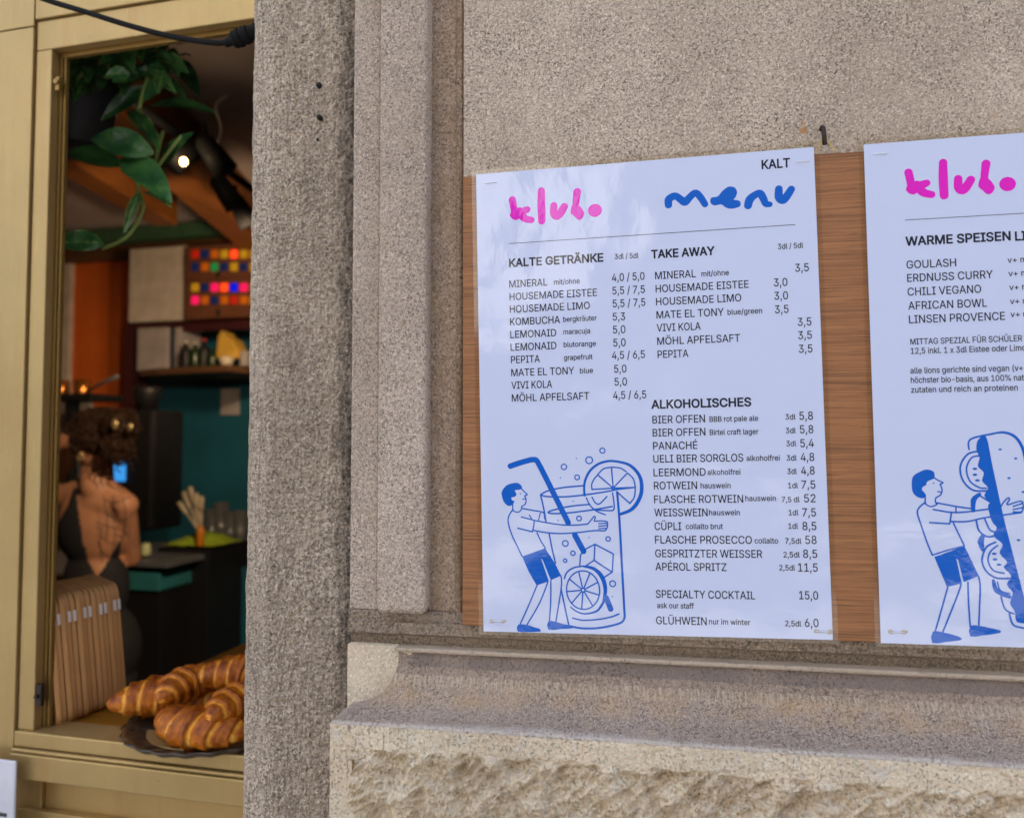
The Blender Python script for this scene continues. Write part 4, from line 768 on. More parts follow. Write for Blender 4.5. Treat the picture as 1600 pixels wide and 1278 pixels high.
def lightbox(label, y0, y1, rows):
    a = L(290, y0, 3.0); b = L(450, y1, 3.0); T = Thing('light_box', label, 'light box', (a[0], 3.0, b[2]), group=None)
    T.part('case', MB().box(a[0], b[0], 3.0, 3.2, b[2], a[2]), M['brownbox'], bevel=.004)
    T.part('latch_knob', MB().ell(L(341, y1-3, 2.995), (.012, .01, .02)), M['black'], True)
    cols = {'r': (1, .03, .01), 'b': (.01, .05, .28), 'o': (1, .22, .01), 'y': (.9, .5, .02), 'g': (.03, .45, .12), 'p': (1, .01, .12), 'B': (.0, .01, 1), 'R': (1, .06, .01)}
    for j, row in enumerate(rows):
        for i, ch in enumerate(row):
            x = 304+i*15.2; y = y0+11+j*20; p0 = L(x-5, y-6, 2.99); p1 = L(x+5, y+6, 2.99); k = ch
            st = {'r': .06, 'b': .03, 'o': .06, 'y': .08, 'g': .10, 'p': .32, 'B': .25, 'R': .55}[k]
            key = 'glow_'+k
            if key not in M: M[key] = emit('coloured glass '+k, cols[k], st)
            T.part('glass_square', MB().box(p0[0], p1[0], 2.988, 3.001, p1[2], p0[2]), M[key], bevel=.003)
M['brownbox'] = mk('reddish wood case', (.16, .06, .03), .5)
lightbox('upper wooden light box with red, blue and yellow glowing squares', 386, 432, ['rboyRyy', 'bogbyby'])
lightbox('lower wooden light box with pink, blue and orange glowing squares', 438, 492, ['ybpRBpo', 'poboroy'])
T = Thing('niche_surround', 'dark maroon frame around the teal shelf niche', 'frame', tuple(L(205, 640, 3.1)))
a = L(197, 500, 3.1); b = L(212, 720, 3.1); c = L(460, 511, 3.1)
T.part('post', MB().box(a[0], b[0], 3.1, 3.2, b[2], a[2]), M['maroon'], bevel=.003); T.part('beam', MB().box(b[0], c[0], 3.1, 3.2, c[2], L(300, 499, 3.1)[2]), M['maroon'], bevel=.003)
panel('teal_wall', 'dark teal painted rear wall behind the shelf and counter', 'wall', 196, 480, 520, 960, 3.40, .06, M['teal'])
a = L(208, 574, 2.95); b = L(372, 598, 2.95)
sh = MB().prism([(a[0], 3.39), (a[0], 3.0), (a[0]+.25*(b[0]-a[0]), 2.93), (a[0]+.6*(b[0]-a[0]), 2.90), (b[0], 2.86), (b[0]+.1, 3.39)], lambda p, q, t: (p, q, t), a[2]-.05, a[2]-.012)
single('wall_shelf', sh, M['brown'], tuple(a), 'curved brown wooden shelf on the teal wall holding cups and bottles', 'shelf', bevel=.004)
ZH = a[2]-.0115
def boxat(name, label, cat, x0, y0, x1, wd, dp, mat, z0=None, bevel=.004, **k):
    p = L(x0, y0, wd); q = L(x1, y0, wd); z = ZH if z0 is None else z0; return single(name, MB().box(p[0], q[0], wd, wd+dp, z, p[2]), mat, (p[0], wd, z), label, cat, bevel=bevel, **k)
boxat('storage_box', 'large pale grey box at the left end of the wall shelf', 'box', 215, 513, 261, 3.05, .2, M['greybox'])
boxat('folder', 'dark navy folder standing beside the pale box', 'folder', 263, 512, 271, 3.08, .2, M.setdefault('navy', mk('navy card', (.02, .03, .06), .5)))
boxat('folder', 'pale grey folder standing right of the navy folder', 'folder', 273, 512, 282, 3.08, .2, M['greybox'])
def bottle(name, label, cat, px, ytop, wd, r, mat, z0=None, capm=None, prof=None):
    z = ZH if z0 is None else z0; p = L(px, ytop, wd); h = p[2]-z; T = Thing(name, label, cat, (p[0], wd, z))
    pr = prof or [(r*.9, 0), (r, .01), (r, .58*h), (r*.85, .68*h), (r*.38, .78*h), (r*.34, .93*h)]
    T.part('body', MB().lathe([(x, y) for x, y in pr], (p[0], wd, z), 18), mat, True)
    if capm: T.part('cap', MB().lathe([(r*.42, .92*h), (r*.42, h)], (p[0], wd, z), 14), capm)
bottle('bottle', 'dark bottle with cream cap on the wall shelf beside the folders', 'bottle', 291, 533, 3.0, .033, M['dark'], capm=M['cream'])
bottle('bottle', 'dark bottle with red cap in the middle of the wall shelf', 'bottle', 319, 530, 3.0, .035, M['dark'], capm=M.setdefault('red', mk('red plastic', (.45, .03, .02), .4)))
bottle('bottle', 'short black bottle with cream cap between two taller bottles', 'bottle', 305, 535, 2.97, .03, M.setdefault('darkgreen', mk('dark green glass', (.015, .035, .012), .2)), capm=M['cream'])
bottle('bottle', 'dark olive bottle left of the white cup stack', 'bottle', 332, 545, 2.95, .028, M['darkgreen'], capm=M['dark'])
# paper cup stack and mustard paper bag
p = L(354, 560, 2.92); T = Thing('cup', 'white paper cup at the front of the wall shelf under a mustard bag', 'cup', (p[0], 2.92, ZH)); hh = max(.05, p[2]-ZH)
T.part('cup_body', MB().lathe([(.030, 0), (.045, hh)], (p[0], 2.92, ZH), 20), M['cream'], True)
a = L(340, 558, 2.96); pts = [(337, 560), (340, 525), (346, 516), (352, 524), (362, 530), (370, 545), (372, 560)]
pp = [L(x, y, 2.95) for x, y in pts]
single('paper_bag', MB().prism([(q[0], q[2]) for q in pp], lambda s, t, d: (s, d, t), 2.95, 3.06), M['yellow'], tuple(pp[0]), 'folded mustard yellow paper bag on the wall shelf', 'bag', bevel=.006)
boxat('jar', 'small glass jar at the right end of the wall shelf', 'jar', 374, 548, 384, 2.95, .06, M['greybox'], bevel=.01)
panel('wall_note', 'pale paper note stuck on the teal wall under the shelf', 'note', 345, 608, 373, 648, 3.385, .012, M['greybox'], .001)
panel('wall_note', 'long pale price list on the teal wall right of the person', 'note', 219, 662, 236, 722, 3.385, .012, M['greybox'], .001)
# pan shelf
panel('pan_shelf', 'narrow black shelf under the copper pans', 'shelf', 60, 616, 142, 625, 2.55, .25, M['dark'])
panel('shelf_post', 'slim black post below the pan shelf', 'post', 101, 626, 109, 830, 2.60, .05, M['dark'])
panel('tile_panel', 'pale grey panel behind the black post', 'panel', 60, 626, 134, 900, 2.95, .03, M['greybox'])
def pan(label, px, r, handle):
    p = L(px, 617, 2.66); h = L(px, 594, 2.66)[2]-p[2]; T = Thing('copper_pan', label, 'pan', tuple(p))
    T.part('bowl', MB().lathe([(r*.92, 0), (r, .01), (r, h), (r*.96, h), (r*.95, .015), (.001, .012)], p, 28), M['copper'], True)
    if handle:
        e = L(184, 588, 2.5); s = L(136, 612, 2.56); T.part('handle', MB().tube([s, (s+e)/2+np.array([0, 0, .008]), e], [.007, .009, .012], 10), M['grey'], True)
pan('copper saucepan with long steel handle on the black shelf', 128, .045, True); pan('copper pot without handle at the left end of the black shelf', 93, .05, False)
# machine behind the person, screen
p = L(205, 640, 2.5); q = L(244, 830, 2.5)
T = Thing('coffee_grinder', 'tall black grinder with small blue lit screen behind the person', 'coffee grinder', (p[0], 2.5, q[2]))
T.part('housing', MB().box(p[0]-.14, q[0]-.03, 2.5, 2.75, q[2], p[2]), M['dark'], bevel=.02); a = L(176, 716, 2.49); b = L(194, 752, 2.49)
T.part('screen', MB().box(a[0], b[0], 2.488, 2.501, b[2], a[2]), M['screen'], bevel=.002); T.part('hopper', MB().lathe([(.05, 0), (.075, .1), (.075, .13)], (p[0]+.0, 2.62, p[2]), 20), M['dark'], True)
# counters
a = L(120, 889, 1.75); b = L(247, 1010, 1.75); T = Thing('counter', 'pale teal counter with dark steel worktop beside the person', 'counter', (a[0], 1.75, b[2]))
T.part('front', MB().box(a[0], b[0], 1.75, 2.25, L(200, 921, 1.75)[2], a[2]), M['tealpale'], bevel=.003); T.part('base_cabinet', MB().box(a[0], b[0]-.01, 1.77, 2.25, .31, L(200, 921, 1.75)[2]-.001), M['dark'], bevel=.003); a = L(110, 872, 1.72); b = L(262, 888, 1.72); T.part('worktop', MB().box(a[0], b[0], 1.72, 2.27, b[2]+.001, a[2]), M['grey'], bevel=.003)
pc_ = panel('black_cabinet', 'tall black cabinet under the lime green cloth', 'cabinet', 246, 856, 318, 1300, 1.95, .5, M['dark'])
ct = panel('teal_cabinet', 'dark teal shelving unit with pale uprights at the right', 'shelving', 319, 884, 470, 1300, 2.2, .4, M['teal'])
for x0, x1, y0, y1 in ((347, 357, 884, 945), (348, 358, 965, 1095)):
    panel('upright', None, None, x0, y0, x1, y1, 2.17, .028, M['white']).name = 'upright'
for o in [o for o in bpy.data.objects if o.name.startswith('upright')]:
    mw = o.matrix_world.copy(); o.parent = ct; o.matrix_parent_inverse = Matrix.Identity(4); o.matrix_local = ct.matrix_world.inverted() @ mw
ZK = L(280, 855, 1.95)[2]+.001
def clothf(u, v):
    a = L(243, 855, 1.93); b = L(326, 855, 1.93); x = a[0]+(b[0]-a[0])*u; hgt = .006+.050*math.sin(math.pi*min(1, u*1.02))**.7*math.sin(math.pi*v)**.8*(.6+.6*u)
    return (x, 1.96+.22*v, ZK+hgt+.006*noise.noise(Vector((u*6, v*5, 2))))
single('cloth', MB().grid(clothf, 30, 16), M['lime'], (L(280, 855, 1.95)[0], 2.0, ZK), 'crumpled lime green cloth on top of the black cabinet', 'cloth', smooth=True)
p = L(313, 853, 1.94); T = Thing('utensil_jar', 'orange jar holding a fan of pale wooden utensils on the black cabinet', 'utensil jar', tuple(p)); zt = L(313, 822, 1.94)[2]-p[2]
T.part('body', MB().lathe([(.014, 0), (.017, .004), (.017, zt*.8), (.011, zt)], p, 18), M['orangebottle'], True)
for (x, y, bw) in ((279, 784, .012), (287, 768, .014), (297, 760, .013), (306, 770, .015), (315, 775, .012)):
    e = L(x, y, 1.94+.012*(x % 3)); b_ = p+np.array([(x-300)*.0003, 0, zt*.75]); mid = b_+(e-b_)*.55; um = MB().tube([b_, mid], .0055, 8); ax = (e-mid); n_ = np.array([-ax[2], 0, ax[0]]); n_ /= np.linalg.norm(n_)
    um.tube([mid, mid+ax*.25, mid+ax*.7, e-ax*.03, e], [.005, bw*.8, bw, bw*.8, bw*.35], 8); T.part('utensil', um, M['glove'], True)
for i, (x, y, l) in enumerate(((332, 795, 'tall clear glass nearest the orange bottle'), (346, 785, 'tall clear glass in the middle of the glass row'), (360, 800, 'short clear glass third along the shelf top'), (376, 798, 'clear glass at the right end beside the pier'))):
    zb = L(x, 884, 2.3)[2]+.001; p = L(x, y, 2.3); h = p[2]-zb
    single('drinking_glass', MB().lathe([(.030, 0), (.036, h), (.033, h), (.027, .008), (.001, .008)], (p[0], 2.3, zb), 20), M['glass'], (p[0], 2.3, zb), l, 'glass', smooth=True)
p = L(228, 868, 1.8); single('small_jar', MB().lathe([(.018, 0), (.02, .01), (.018, .045), (.012, .05)], (p[0], 1.8, L(200, 872, 1.72)[2]+.001), 18), M.setdefault('palelime', mk('pale lime jar', (.55, .60, .30), .4)), tuple(p), 'small pale jar on the dark worktop', 'jar', smooth=True)
T = Thing('indicator_light', 'tiny red indicator glowing low in the dark behind the clipboards', 'light', tuple(L(194, 988, 1.6))); p = L(194, 988, 1.6)
T.part('lens', MB().ell(p, (.006, .004, .006)), M['led'], True); T.part('holder', MB().box(p[0]-.02, p[0]+.02, 1.603, 1.62, p[2]-.03, p[2]+.03), M['dark'])

# ------------------------------------------------------------------ clipboards
a60 = R(58); hd = np.array([-math.sin(a60), math.cos(a60), 0]); nd = np.array([math.cos(a60), math.sin(a60), 0])
BTH = abs((LZ(88, 1140, ZD)-LZ(192, 1098, ZD))@nd)/13-.0013
BWd, BH, BT, RC = .145, .186, BTH, .018
def rrect(w_, h_, r, seg=6):
    pts = []
    for cx, cz, a0 in ((w_-r, r, -90), (w_-r, h_-r, 0), (r, h_-r, 90), (r, r, 180)):
        for k in range(seg+1): an = R(a0+90*k/seg); pts.append((cx+r*math.cos(an), cz+r*math.sin(an)))
    return pts
pf = LZ(192, 1098, ZD); pl = LZ(88, 1140, ZD)
NBD = 14; ords = ['frontmost', 'second', 'third', 'fourth', 'fifth', 'sixth', 'seventh', 'eighth', 'ninth', 'tenth', 'eleventh', 'twelfth', 'thirteenth', 'fourteenth']; brd = random.Random(3)
proto = None
def mk_board(base):
    lean = .15
    def fn(p, q, t): r = hd*p+np.array([0, 0, 1])*q-nd*q*lean*.55-hd*(-q*lean*.25)+nd*t; return tuple(base+r)
    T = Thing('clipboard', 'x', 'clipboard', tuple(base), group='clipboards leaning in a row on the display sill')
    T.part('board', MB().prism(rrect(BWd, BH, RC), fn, 0, BT), M['mdf'], bevel=.0008)
    T.part('paper', MB().prism([(.004, .012), (BWd-.004, .012), (BWd-.004, BH-.03), (.004, BH-.03)], fn, BT+.0001, BT+.0006), M['sheet'])
    T.part('clip', MB().prism([(-.0006, BH-.040), (.004, BH-.040), (.004, BH-.024), (-.0006, BH-.024)], fn, BT*.55, BT+.0010), M['sheet'], bevel=.0003)
    return T.o
for i in range(NBD):
    t = i/(NBD-1); base = pf+(pl-pf)*t-hd*(brd.uniform(0, .007) if i else 0); base[2] = ZD+.0006
    if proto is None: proto = mk_board(base); o = proto
    else:
        o = proto.copy(); C.objects.link(o)
        for ch in proto.children:
            if ch.name.startswith('clip') and i % 3 == 2: continue
            k = ch.copy(); C.objects.link(k); k.parent = o
        o.matrix_world = frame_of('I', tuple(base)) @ Matrix.Rotation(R(random.uniform(-.4, .4)), 4, 'Z')
    o['label'] = ords[i]+(' brown hardboard clipboard in the leaning row' if i == 0 else ' brown hardboard clipboard counted from the front of the leaning row')
# ------------------------------------------------------------------ croissants on a glass plate
pc0 = LZ(345, 1128, ZD+.01); prp = LZ(190, 1128, ZD+.01); rp = np.linalg.norm((pc0-prp)[:2])*.90
T = Thing('glass_plate', 'dark pressed glass plate with scalloped rim under the croissants', 'plate', (pc0[0], pc0[1], ZD))
T.part('dish', MB().lathe([(rp*.55, .001), (rp*.75, .003), (rp*.93, .009), (rp, .016), (rp*.985, .018), (rp*.9, .013), (rp*.72, .007), (rp*.4, .005)], (pc0[0], pc0[1], ZD), 120, lambda a, r: r*(1+.018*math.cos(24*a)*(r > rp*.85))), M['plate'], True)
def croissant(label, c, yaw, tilt, ln=.15, r0=.034, arc=95, seed=0, flip=1):
    NU, NV = 170, 36; R0 = ln/(2*math.sin(R(arc/2)))if arc < 180 else ln/2; mb = MB(); att = []; rot = Matrix.Rotation(yaw, 3, 'Z') @ Matrix.Rotation(tilt, 3, 'X')
    rnd = random.Random(seed); ph0 = rnd.random()*6; nb = 7
    for i in range(NU+1):
        t = i/NU*2-1; an = R(arc/2)*t; cx, cy = R0*math.sin(an), flip*(R0*math.cos(an)-R0*math.cos(R(arc/2)))
        for k in range(NV):
            ph = 2*math.pi*k/NV; side = 1-abs(t)
            q = side*nb*.5+.22*math.sin(ph+ph0)*(1 if t > 0 else -1)+.12*noise.noise(Vector((t*3, ph, seed))); fr = q-math.floor(q)
            env = (max(0, 1-abs(t)**2.0))**.62*.97+.03
            layer = .18*(1-fr)**1.5*(0 if fr > .96 else 1); r = r0*env*(.86+layer+.05*noise.noise(Vector((t*5, math.cos(ph)*2, math.sin(ph)*2+seed))))
            dx, dz = math.cos(ph), math.sin(ph); off = Vector((math.sin(an)*dx*r*flip*0+math.sin(an)*dx*r, flip*math.cos(an)*dx*r, dz*r*.86))
            p = rot @ (Vector((cx, cy, 0))+off); mb.v.append((c[0]+p.x, c[1]+p.y, c[2]+p.z))
            n1 = noise.noise(Vector((t*7, math.cos(ph)*1.6+seed, math.sin(ph)*1.6))); n2 = noise.noise(Vector((t*16+9, math.cos(ph)*3, math.sin(ph)*3+seed)))
            wdt = max(.03, .20+.28*n1); e_ = min(fr, 1-fr)
            lt = max(0, 1-abs(fr-.86)/wdt)*(.75+.5*n2)*(.55+.45*abs(math.sin(fr*38+n1*3))); att.append(min(1, max(0, dz*.10+.76+.22*n1+.16*n2-.92*lt)))
    for i in range(NU):
        for k in range(NV): k2 = (k+1) % NV; mb.f.append((i*NV+k, i*NV+k2, (i+1)*NV+k2, (i+1)*NV+k))
    mb.f.append(tuple(range(NV))); mb.f.append(tuple(NU*NV+k for k in range(NV))); mb.att = att
    single('croissant', mb, M['crust'], tuple(c), label, 'croissant', group='croissants on the glass plate', smooth=True)
def zc(x, y, z): return LZ(x, y, z)
croissant('golden croissant at the back left of the plate with its tip pointing left', zc(262, 1098, ZD+.040), R(20), R(6), .165, .036, 70, 1)
croissant('dark baked croissant lying at the front of the plate', zc(326, 1128, ZD+.035), R(-6), R(-4), .145, .031, 80, 2, -1)
croissant('pale golden croissant resting on top at the back right', zc(372, 1062, ZD+.075), R(10), R(10), .14, .030, 70, 3)
croissant('croissant standing up at the rear of the pile behind the front one', zc(306, 1078, ZD+.060), R(70), R(28), .11, .027, 70, 6)
croissant('croissant tucked between the others at the right edge of the plate', zc(392, 1098, ZD+.058), R(75), R(0), .13, .031, 60, 4)
# ------------------------------------------------------------------ hanging plant
wp = .24; T = Thing('hanging_plant', 'leafy trailing plant in a black pot hanging inside the window', 'plant', tuple(L(110, 235, wp)))
pt = L(118, 120, wp); pb_ = L(112, 236, wp); rt = abs(L(172, 130, wp)[0]-pt[0])
T.part('pot', MB().lathe([(rt*.72, 0), (rt*.76, .004), (rt*.98, pt[2]-pb_[2]-.012), (rt*1.04, pt[2]-pb_[2]-.012), (rt*1.04, pt[2]-pb_[2]), (rt*.93, pt[2]-pb_[2]), (rt*.9, pt[2]-pb_[2]-.02), (.001, pt[2]-pb_[2]-.02)], (pt[0], wp, pb_[2]), 40), M['potgrey'], True)
lf = MB(); lf.att = []
def leaf(p0, p1, wd, roll=0, droop=.12, tint=0):
    p0 = np.array(p0); p1 = np.array(p1); ax = p1-p0; ln = np.linalg.norm(ax); ax /= ln; vw = np.array([.55, -.8, .1]); sd_ = np.cross(ax, vw); sd_ /= np.linalg.norm(sd_); nn = np.cross(sd_, ax)
    c, s = math.cos(roll), math.sin(roll); sd_, nn = sd_*c+nn*s, nn*c-sd_*s; b = len(lf.v); NU, NV = 14, 6
    for i in range(NU+1):
        t = i/NU; hw = wd*.5*(math.sin(math.pi*min(1, t*.98+.01))**.75)*(1.12-.35*t)
        for j in range(NV+1):
            e = j/NV*2-1; p = p0+ax*ln*t-np.array([0, 0, 1])*droop*ln*(4*t*(1-t)*-.35+t*t*.3)+sd_*hw*e+nn*hw*(.30*abs(e)**1.4+.10*math.sin(t*9+e*2))
            lf.v.append(tuple(p)); lf.att.append(tint+(.30 if abs(e) > .85 else 0)+random.uniform(0, .3)+(.3 if abs(e) < .1 else 0))
    for i in range(NU):
        for j in range(NV): q = b+i*(NV+1)+j; lf.f.append((q, q+1, q+NV+2, q+NV+1))
LV = [((215, 62), (98, 108), 24, .30, 0, .3), ((245, 62), (228, 112), 24, .36, .3, 0), ((262, 88), (312, 148), 30, .4, .2, 0), ((232, 166), (338, 172), 20, .4, .15, 0), ((232, 135), (158, 186), 22, .38, .2, .1), ((240, 240), (143, 214), 42, .30, .2, .15), ((192, 258), (104, 236), 28, .36, .3, 0), ((190, 248), (268, 312), 44, .30, .1, .15), ((200, 172), (250, 232), 24, .33, .2, .3), ((246, 268), (302, 204), 24, .36, .4, .1), ((162, 382), (88, 378), 32, .30, .0, .35), ((218, 300), (194, 362), 14, .33, .2, .5),
      ((270, 75), (322, 62), 16, .42, .4, 0), ((222, 300), (268, 322), 16, .3, .5, .45), ((180, 95), (150, 118), 20, .36, .6, .2), ((280, 60), (300, 45), 14, .4, .2, 0)]
for (a, b, w_, dpt, roll, ti) in LV:
    k = wp-.08+(dpt-.35); s = np.linalg.norm(L(a[0]+w_, a[1], k)-L(a[0], a[1], k)); leaf(L(*a, k+.03), L(*b, k), s, roll, .12, ti)
for i in range(70):
    x, y = random.uniform(100, 270), random.uniform(50, 128); a = random.uniform(-.6, 3.6); ln = random.uniform(28, 60)
    k = wp+random.uniform(-.15, -.02); s = random.uniform(.012, .026); leaf(L(x, y, k), L(x+ln*math.cos(a), y+ln*.7*math.sin(a), k-.02), s, random.uniform(-.8, .8), .2, random.uniform(0, .45))
T.part('foliage', lf, M['leaf'], True)
vm = MB()
for pts in ([(245, 55), (240, 90), (228, 130), (217, 172)], [(255, 205), (246, 240), (242, 268)], [(216, 300), (224, 325), (206, 362), (182, 380), (160, 388)], [(217, 172), (240, 205), (252, 215)], [(196, 250), (212, 280), (222, 318)], [(160, 85), (172, 112), (160, 125)], [(190, 78), (178, 108), (168, 122)], [(218, 300), (200, 340), (195, 362)], [(242, 268), (262, 240), (285, 212)], [(120, 125), (150, 95), (200, 70), (245, 60)]):
    vm.tube(crom([L(x, y, wp-.06) for x, y in pts], 5), .0033, 7)
T.part('vine', vm, M['vine'], True)
T.part('hanger', MB().tube([L(118, 122, wp), L(135, 0, wp), (L(135, 0, wp)[0], wp, ZC-.002)], .002, 6), M['black'])
# ------------------------------------------------------------------ the person, seen from behind
PW = 1.42
def J(x, y, dw=0.0): return L(x, y, PW+dw)
pb0 = np.array([J(145, 900)[0], PW, .3])
def remesh(mb, vox, sm):
    me = mb.mesh('tmp'); ob = bpy.data.objects.new('tmp', me); C.objects.link(ob)
    r = ob.modifiers.new('r', 'REMESH'); r.mode = 'VOXEL'; r.voxel_size = vox
    s = ob.modifiers.new('s', 'SMOOTH'); s.factor = .5; s.iterations = sm
    bpy.context.view_layer.update(); out = bpy.data.meshes.new_from_object(ob.evaluated_get(bpy.context.evaluated_depsgraph_get()))
    bpy.data.objects.remove(ob); return out
bd = MB(); sk = J(150, 692, .02); neckb = J(152, 752, .02); 
bd.ell(sk+np.array([0, 0, .012]), (.078, .095, .105)); 
face = sk+np.array([-.038, .045, -.028]); bd.ell(face, (.062, .068, .085)); bd.capsule(face+np.array([-.045, .05, .0]), face+np.array([-.062, .066, -.012]), .010, .013)   # brow and nose turned left and away
bd.ell(face+np.array([-.02, .025, -.075]), (.035, .035, .026)); bd.ell(face+np.array([-.047, .052, -.045]), (.018, .015, .010))
ear = J(125, 700, -.045); bd.ell(ear, (.012, .016, .031)); bd.capsule(sk+np.array([-.012, .02, -.06]), neckb+np.array([0, 0, -.02]), .055, .058)
shL = J(88, 775, .05); shR = J(194, 782, .03); ch = J(148, 815, .06); ws = J(150, 915, .07)
bd.capsule(neckb+np.array([0, .01, -.015]), shL+np.array([.0, .01, -.012]), .046, .050); bd.capsule(neckb+np.array([0, .01, -.015]), shR+np.array([0, .01, -.016]), .045, .044); bd.ell(neckb+np.array([0, .012, -.075]), (.10, .06, .075))
bd.ell(ch, (.146, .096, .17)); bd.ell(ws, (.120, .090, .17)); hp = J(150, 1010, .07); bd.ell(hp, (.165, .125, .17))
bd.capsule(hp+np.array([-.08, 0, -.08]), np.array([hp[0]-.09, PW+.07, .75]), .085, .055); bd.capsule(np.array([hp[0]-.09, PW+.07, .75]), np.array([hp[0]-.09, PW+.08, .40]), .052, .035)
bd.capsule(hp+np.array([.08, 0, -.08]), np.array([hp[0]+.09, PW+.07, .75]), .085, .055); bd.capsule(np.array([hp[0]+.09, PW+.07, .75]), np.array([hp[0]+.09, PW+.08, .40]), .052, .035)
for sg in (-1, 1): bd.capsule(np.array([hp[0]+sg*.09, PW+.1, .335]), np.array([hp[0]+sg*.10, PW+.24, .328]), .036, .030)
elL = J(52, 800, .22); wrL = J(106, 725, .30); bd.capsule(shL, elL, .050, .040); bd.capsule(elL, wrL, .039, .026)
elR = J(206, 872, .15); wrR = J(160, 862, .36); bd.capsule(shR+np.array([0, 0, -.012]), elR, .042, .034); bd.capsule(elR, wrR, .033, .024)
def hand(wr, tip, side):
    d = tip-wr; d /= np.linalg.norm(d); s = np.array(side, float); s -= d*(s@d); s /= np.linalg.norm(s); n = np.cross(d, s)
    bd.capsule(wr, wr+d*.03, .024, .024)
    for k, (o, ln) in enumerate(((-.030, .062), (-.011, .074), (.010, .070), (.029, .054))):
        a = wr+d*.075+s*o; bd.capsule(wr+d*.02+s*o*.6, a, .015, .011); b = a+d*ln*.55+n*.008+s*o*.15; bd.capsule(a, b, .0095, .0085); bd.capsule(b, b+d*ln*.45+n*.022, .0085, .0075)
    bd.capsule(wr+d*.02-s*.022, wr+d*.052-s*.050, .012, .011); bd.capsule(wr+d*.052-s*.050, wr+d*.082-s*.056+n*.01, .0105, .009)
hand(wrL, J(84, 672, .30), (1, .2, .3)); hand(wrR, wrR+np.array([-.05, .12, .02]), (1, .3, 0))
bme = remesh(bd, .0062, 12)
BV = np.array([v.co[:] for v in bme.vertices]); BN = np.array([v.normal[:] for v in bme.vertices]); BF = [tuple(p.vertices) for p in bme.polygons]
T = Thing('person', 'person seen from behind with curly dark hair, tattooed bare back and black strappy dress', 'person', tuple(pb0))
bo = MB(); bo.v = BV.tolist(); bo.f = BF; body = T.part('body', bo, M['skin'], True)
bvh = BVHTree.FromPolygons([Vector(v) for v in BV], BF)
camL = loc(CAM)
def on_body(x, y, off=.002):
    d = L(x, y, PW)-camL; d /= np.linalg.norm(d); h = bvh.ray_cast(Vector(camL), Vector(d))
    if h[0] is None: return None
    return np.array(h[0]-Vector(d)*off)
# dress: shell of the body inside a region (deep V open back)
def px(P):
    W_ = wld(P); q = RM@(W_-CAM); return 800+F*q[0]/q[2], 639+F*q[1]/q[2]
PXY = [px(p) for p in BV]; ARMS = [(shL+(elL-shL)*.25, elL, .062), (elL, wrL, .06), (shR+(elR-shR)*.25, elR, .06), (elR, wrR, .055)]
def indress(i):
    x, y = PXY[i]; P = BV[i]; z = P[2]
    if z < .62: return False
    for (p_, q_, r_) in ARMS:
        d_ = q_-p_; t_ = min(1, max(0, (P-p_)@d_/(d_@d_)))
        if np.linalg.norm(P-p_-d_*t_) < r_: return False
    back = P[1] < PW+.055
    if not back: return 770 < y < 1500 and abs(P[0]-ch[0]) < .2 and P[1] < PW+.28 and y > 800
    if x < 120: lo = np.interp(x, [60, 78, 92, 108, 118, 122], [842, 830, 818, 790, 762, 750])   # left side panel rises to the strap
    elif x < 152: lo = np.interp(x, [120, 124, 132, 142, 152], [760, 790, 845, 880, 898])
    else: lo = np.interp(x, [152, 160, 175, 190, 203, 215], [900, 888, 862, 836, 812, 826])
    return y > lo and abs(P[0]-ch[0]) < (.185 if z > 1.1 else .3)
DI = [indress(i) for i in range(len(BV))]
dv = BV+BN*.006; mbd = MB(); mp = {}
for f_ in BF:
    if all(DI[i] for i in f_):
        for i in f_:
            if i not in mp: mp[i] = len(mbd.v); mbd.v.append(tuple(dv[i]))
        mbd.f.append(tuple(mp[i] for i in f_))
dr = T.part('dress', mbd, M['dress'], True); so_ = dr.modifiers.new('thick', 'SOLIDIFY'); so_.thickness = .003
st = MB(); pth = [on_body(x, y, .004) for x, y in ((122, 772), (124, 758), (121, 748), (116, 742))]; pth = [p for p in pth if p is not None]
if len(pth) > 1: st.tube(crom(pth, 4), .0045, 8)
T.part('strap', st, M['dress'], True)
tt = MB()
for ln in ([(160, 775), (172, 785), (190, 783), (203, 776)], [(165, 800), (180, 812), (197, 812), (208, 800)], [(150, 815), (168, 822), (186, 826), (200, 836)], [(158, 838), (172, 848), (188, 846)], [(178, 772), (176, 800), (180, 830), (176, 862)], [(192, 776), (196, 800), (194, 830), (188, 848)], [(152, 845), (160, 862), (170, 872)], [(162, 780), (168, 810), (166, 845)], [(150, 822), (158, 828), (156, 850), (160, 880)], [(168, 758), (182, 764), (196, 770)], [(172, 790), (184, 798), (180, 808), (170, 802)], [(184, 835), (192, 842), (186, 856), (178, 850)]):
    pp = [on_body(*p, off=.0004) for p in crom([np.array(p) for p in ln], 6)]; pp = [p for p in pp if p is not None]
    if len(pp) > 2: tt.tube(pp, .0016, 5)
for k in range(9):
    x = 152+k*6; ln = [(x, 790+k*3), (x+3, 815+k), (x+1, 840)]; pp = [on_body(*p, off=.0002) for p in crom([np.array(p) for p in ln], 6)]; pp = [p for p in pp if p is not None]
    if len(pp) > 2: tt.tube(pp, .0009, 5)
T.part('tattoo', tt, M['tattoo'], True)
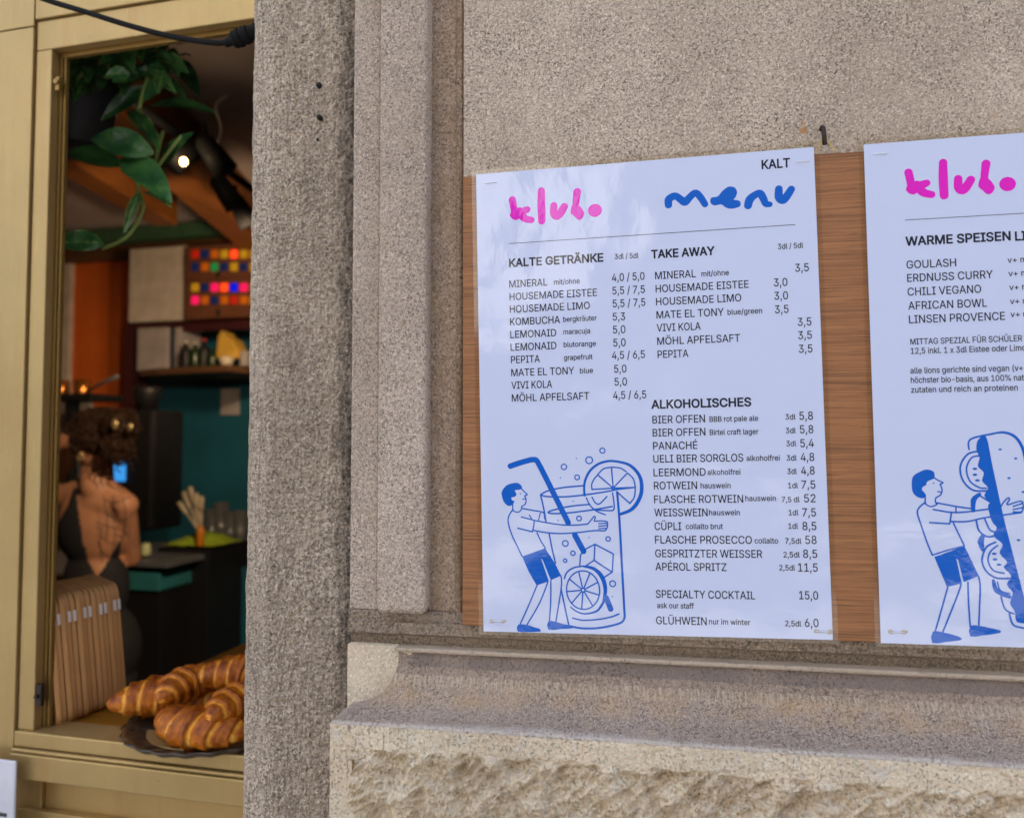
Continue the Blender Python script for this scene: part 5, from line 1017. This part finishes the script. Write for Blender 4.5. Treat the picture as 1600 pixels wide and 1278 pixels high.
# curly hair: a loose updo made of many ringlets over a cap
hr = MB(); hc = sk+np.array([.018, -.008, .030]); hr.ell(hc, (.092, .102, .090)); bun = J(188, 665, -.02); hr.ell(bun, (.052, .055, .055)); hr.ell(J(182, 700, -.04), (.04, .045, .05))
rnd = random.Random(5)
for i in range(760):
    c, rad = (hc, np.array([.094, .104, .094])) if i < 470 else ((bun, np.array([.058, .060, .060])) if i < 620 else (J(184, 700, -.04), np.array([.046, .05, .056])))
    while True:
        d = np.array([rnd.gauss(0, 1) for _ in range(3)]); d /= np.linalg.norm(d)
        if i >= 470 or not (d[0] < -.35 and d[2] < .15): break
    if i < 470 and d[2] < -.6: continue
    p = c+d*rad; tg = np.cross(d, np.array([rnd.gauss(0, 1), rnd.gauss(0, 1), rnd.gauss(0, 1)])); tg /= np.linalg.norm(tg); b2 = np.cross(d, tg); ln = rnd.uniform(.02, .05); rr = rnd.uniform(.006, .012); turns = rnd.uniform(1.2, 2.6); pts = []
    for k in range(16):
        s = k/15; an = s*turns*2*math.pi; pts.append(p+tg*(s-.5)*ln+d*(rr*math.cos(an)+.002)+b2*rr*math.sin(an)-d*((s-.5)**2)*ln*.8)
    hr.tube(pts, rnd.uniform(.0010, .0022), 5)
for (x, y, x2, y2) in ((150, 720, 158, 748), (160, 722, 170, 742), (142, 718, 146, 740), (176, 715, 186, 738), (205, 700, 214, 722), (200, 712, 206, 735)):
    pts = [J(x+(x2-x)*s+3*math.sin(s*14), y+(y2-y)*s, -.06+.008*math.cos(s*14)) for s in np.linspace(0, 1, 16)]; hr.tube(pts, .0022, 6)
T.part('hair', hr, M['hair'], True)
cl = MB(); c1 = J(179, 663, -.105); cl.ell(c1, (.012, .006, .018)); cl.ell(J(203, 667, -.09), (.011, .006, .014)); T.part('hair_clip', cl, M['ring'], True)
e1 = J(126, 709, -.066); er = MB().ell(e1, (.009, .009, .009)); er.tube([e1+np.array([.011*math.cos(k), -.003, -.013+.011*math.sin(k)]) for k in np.linspace(0, 6.28, 20)], .002, 6); T.part('earring', er, M['ring'], True)
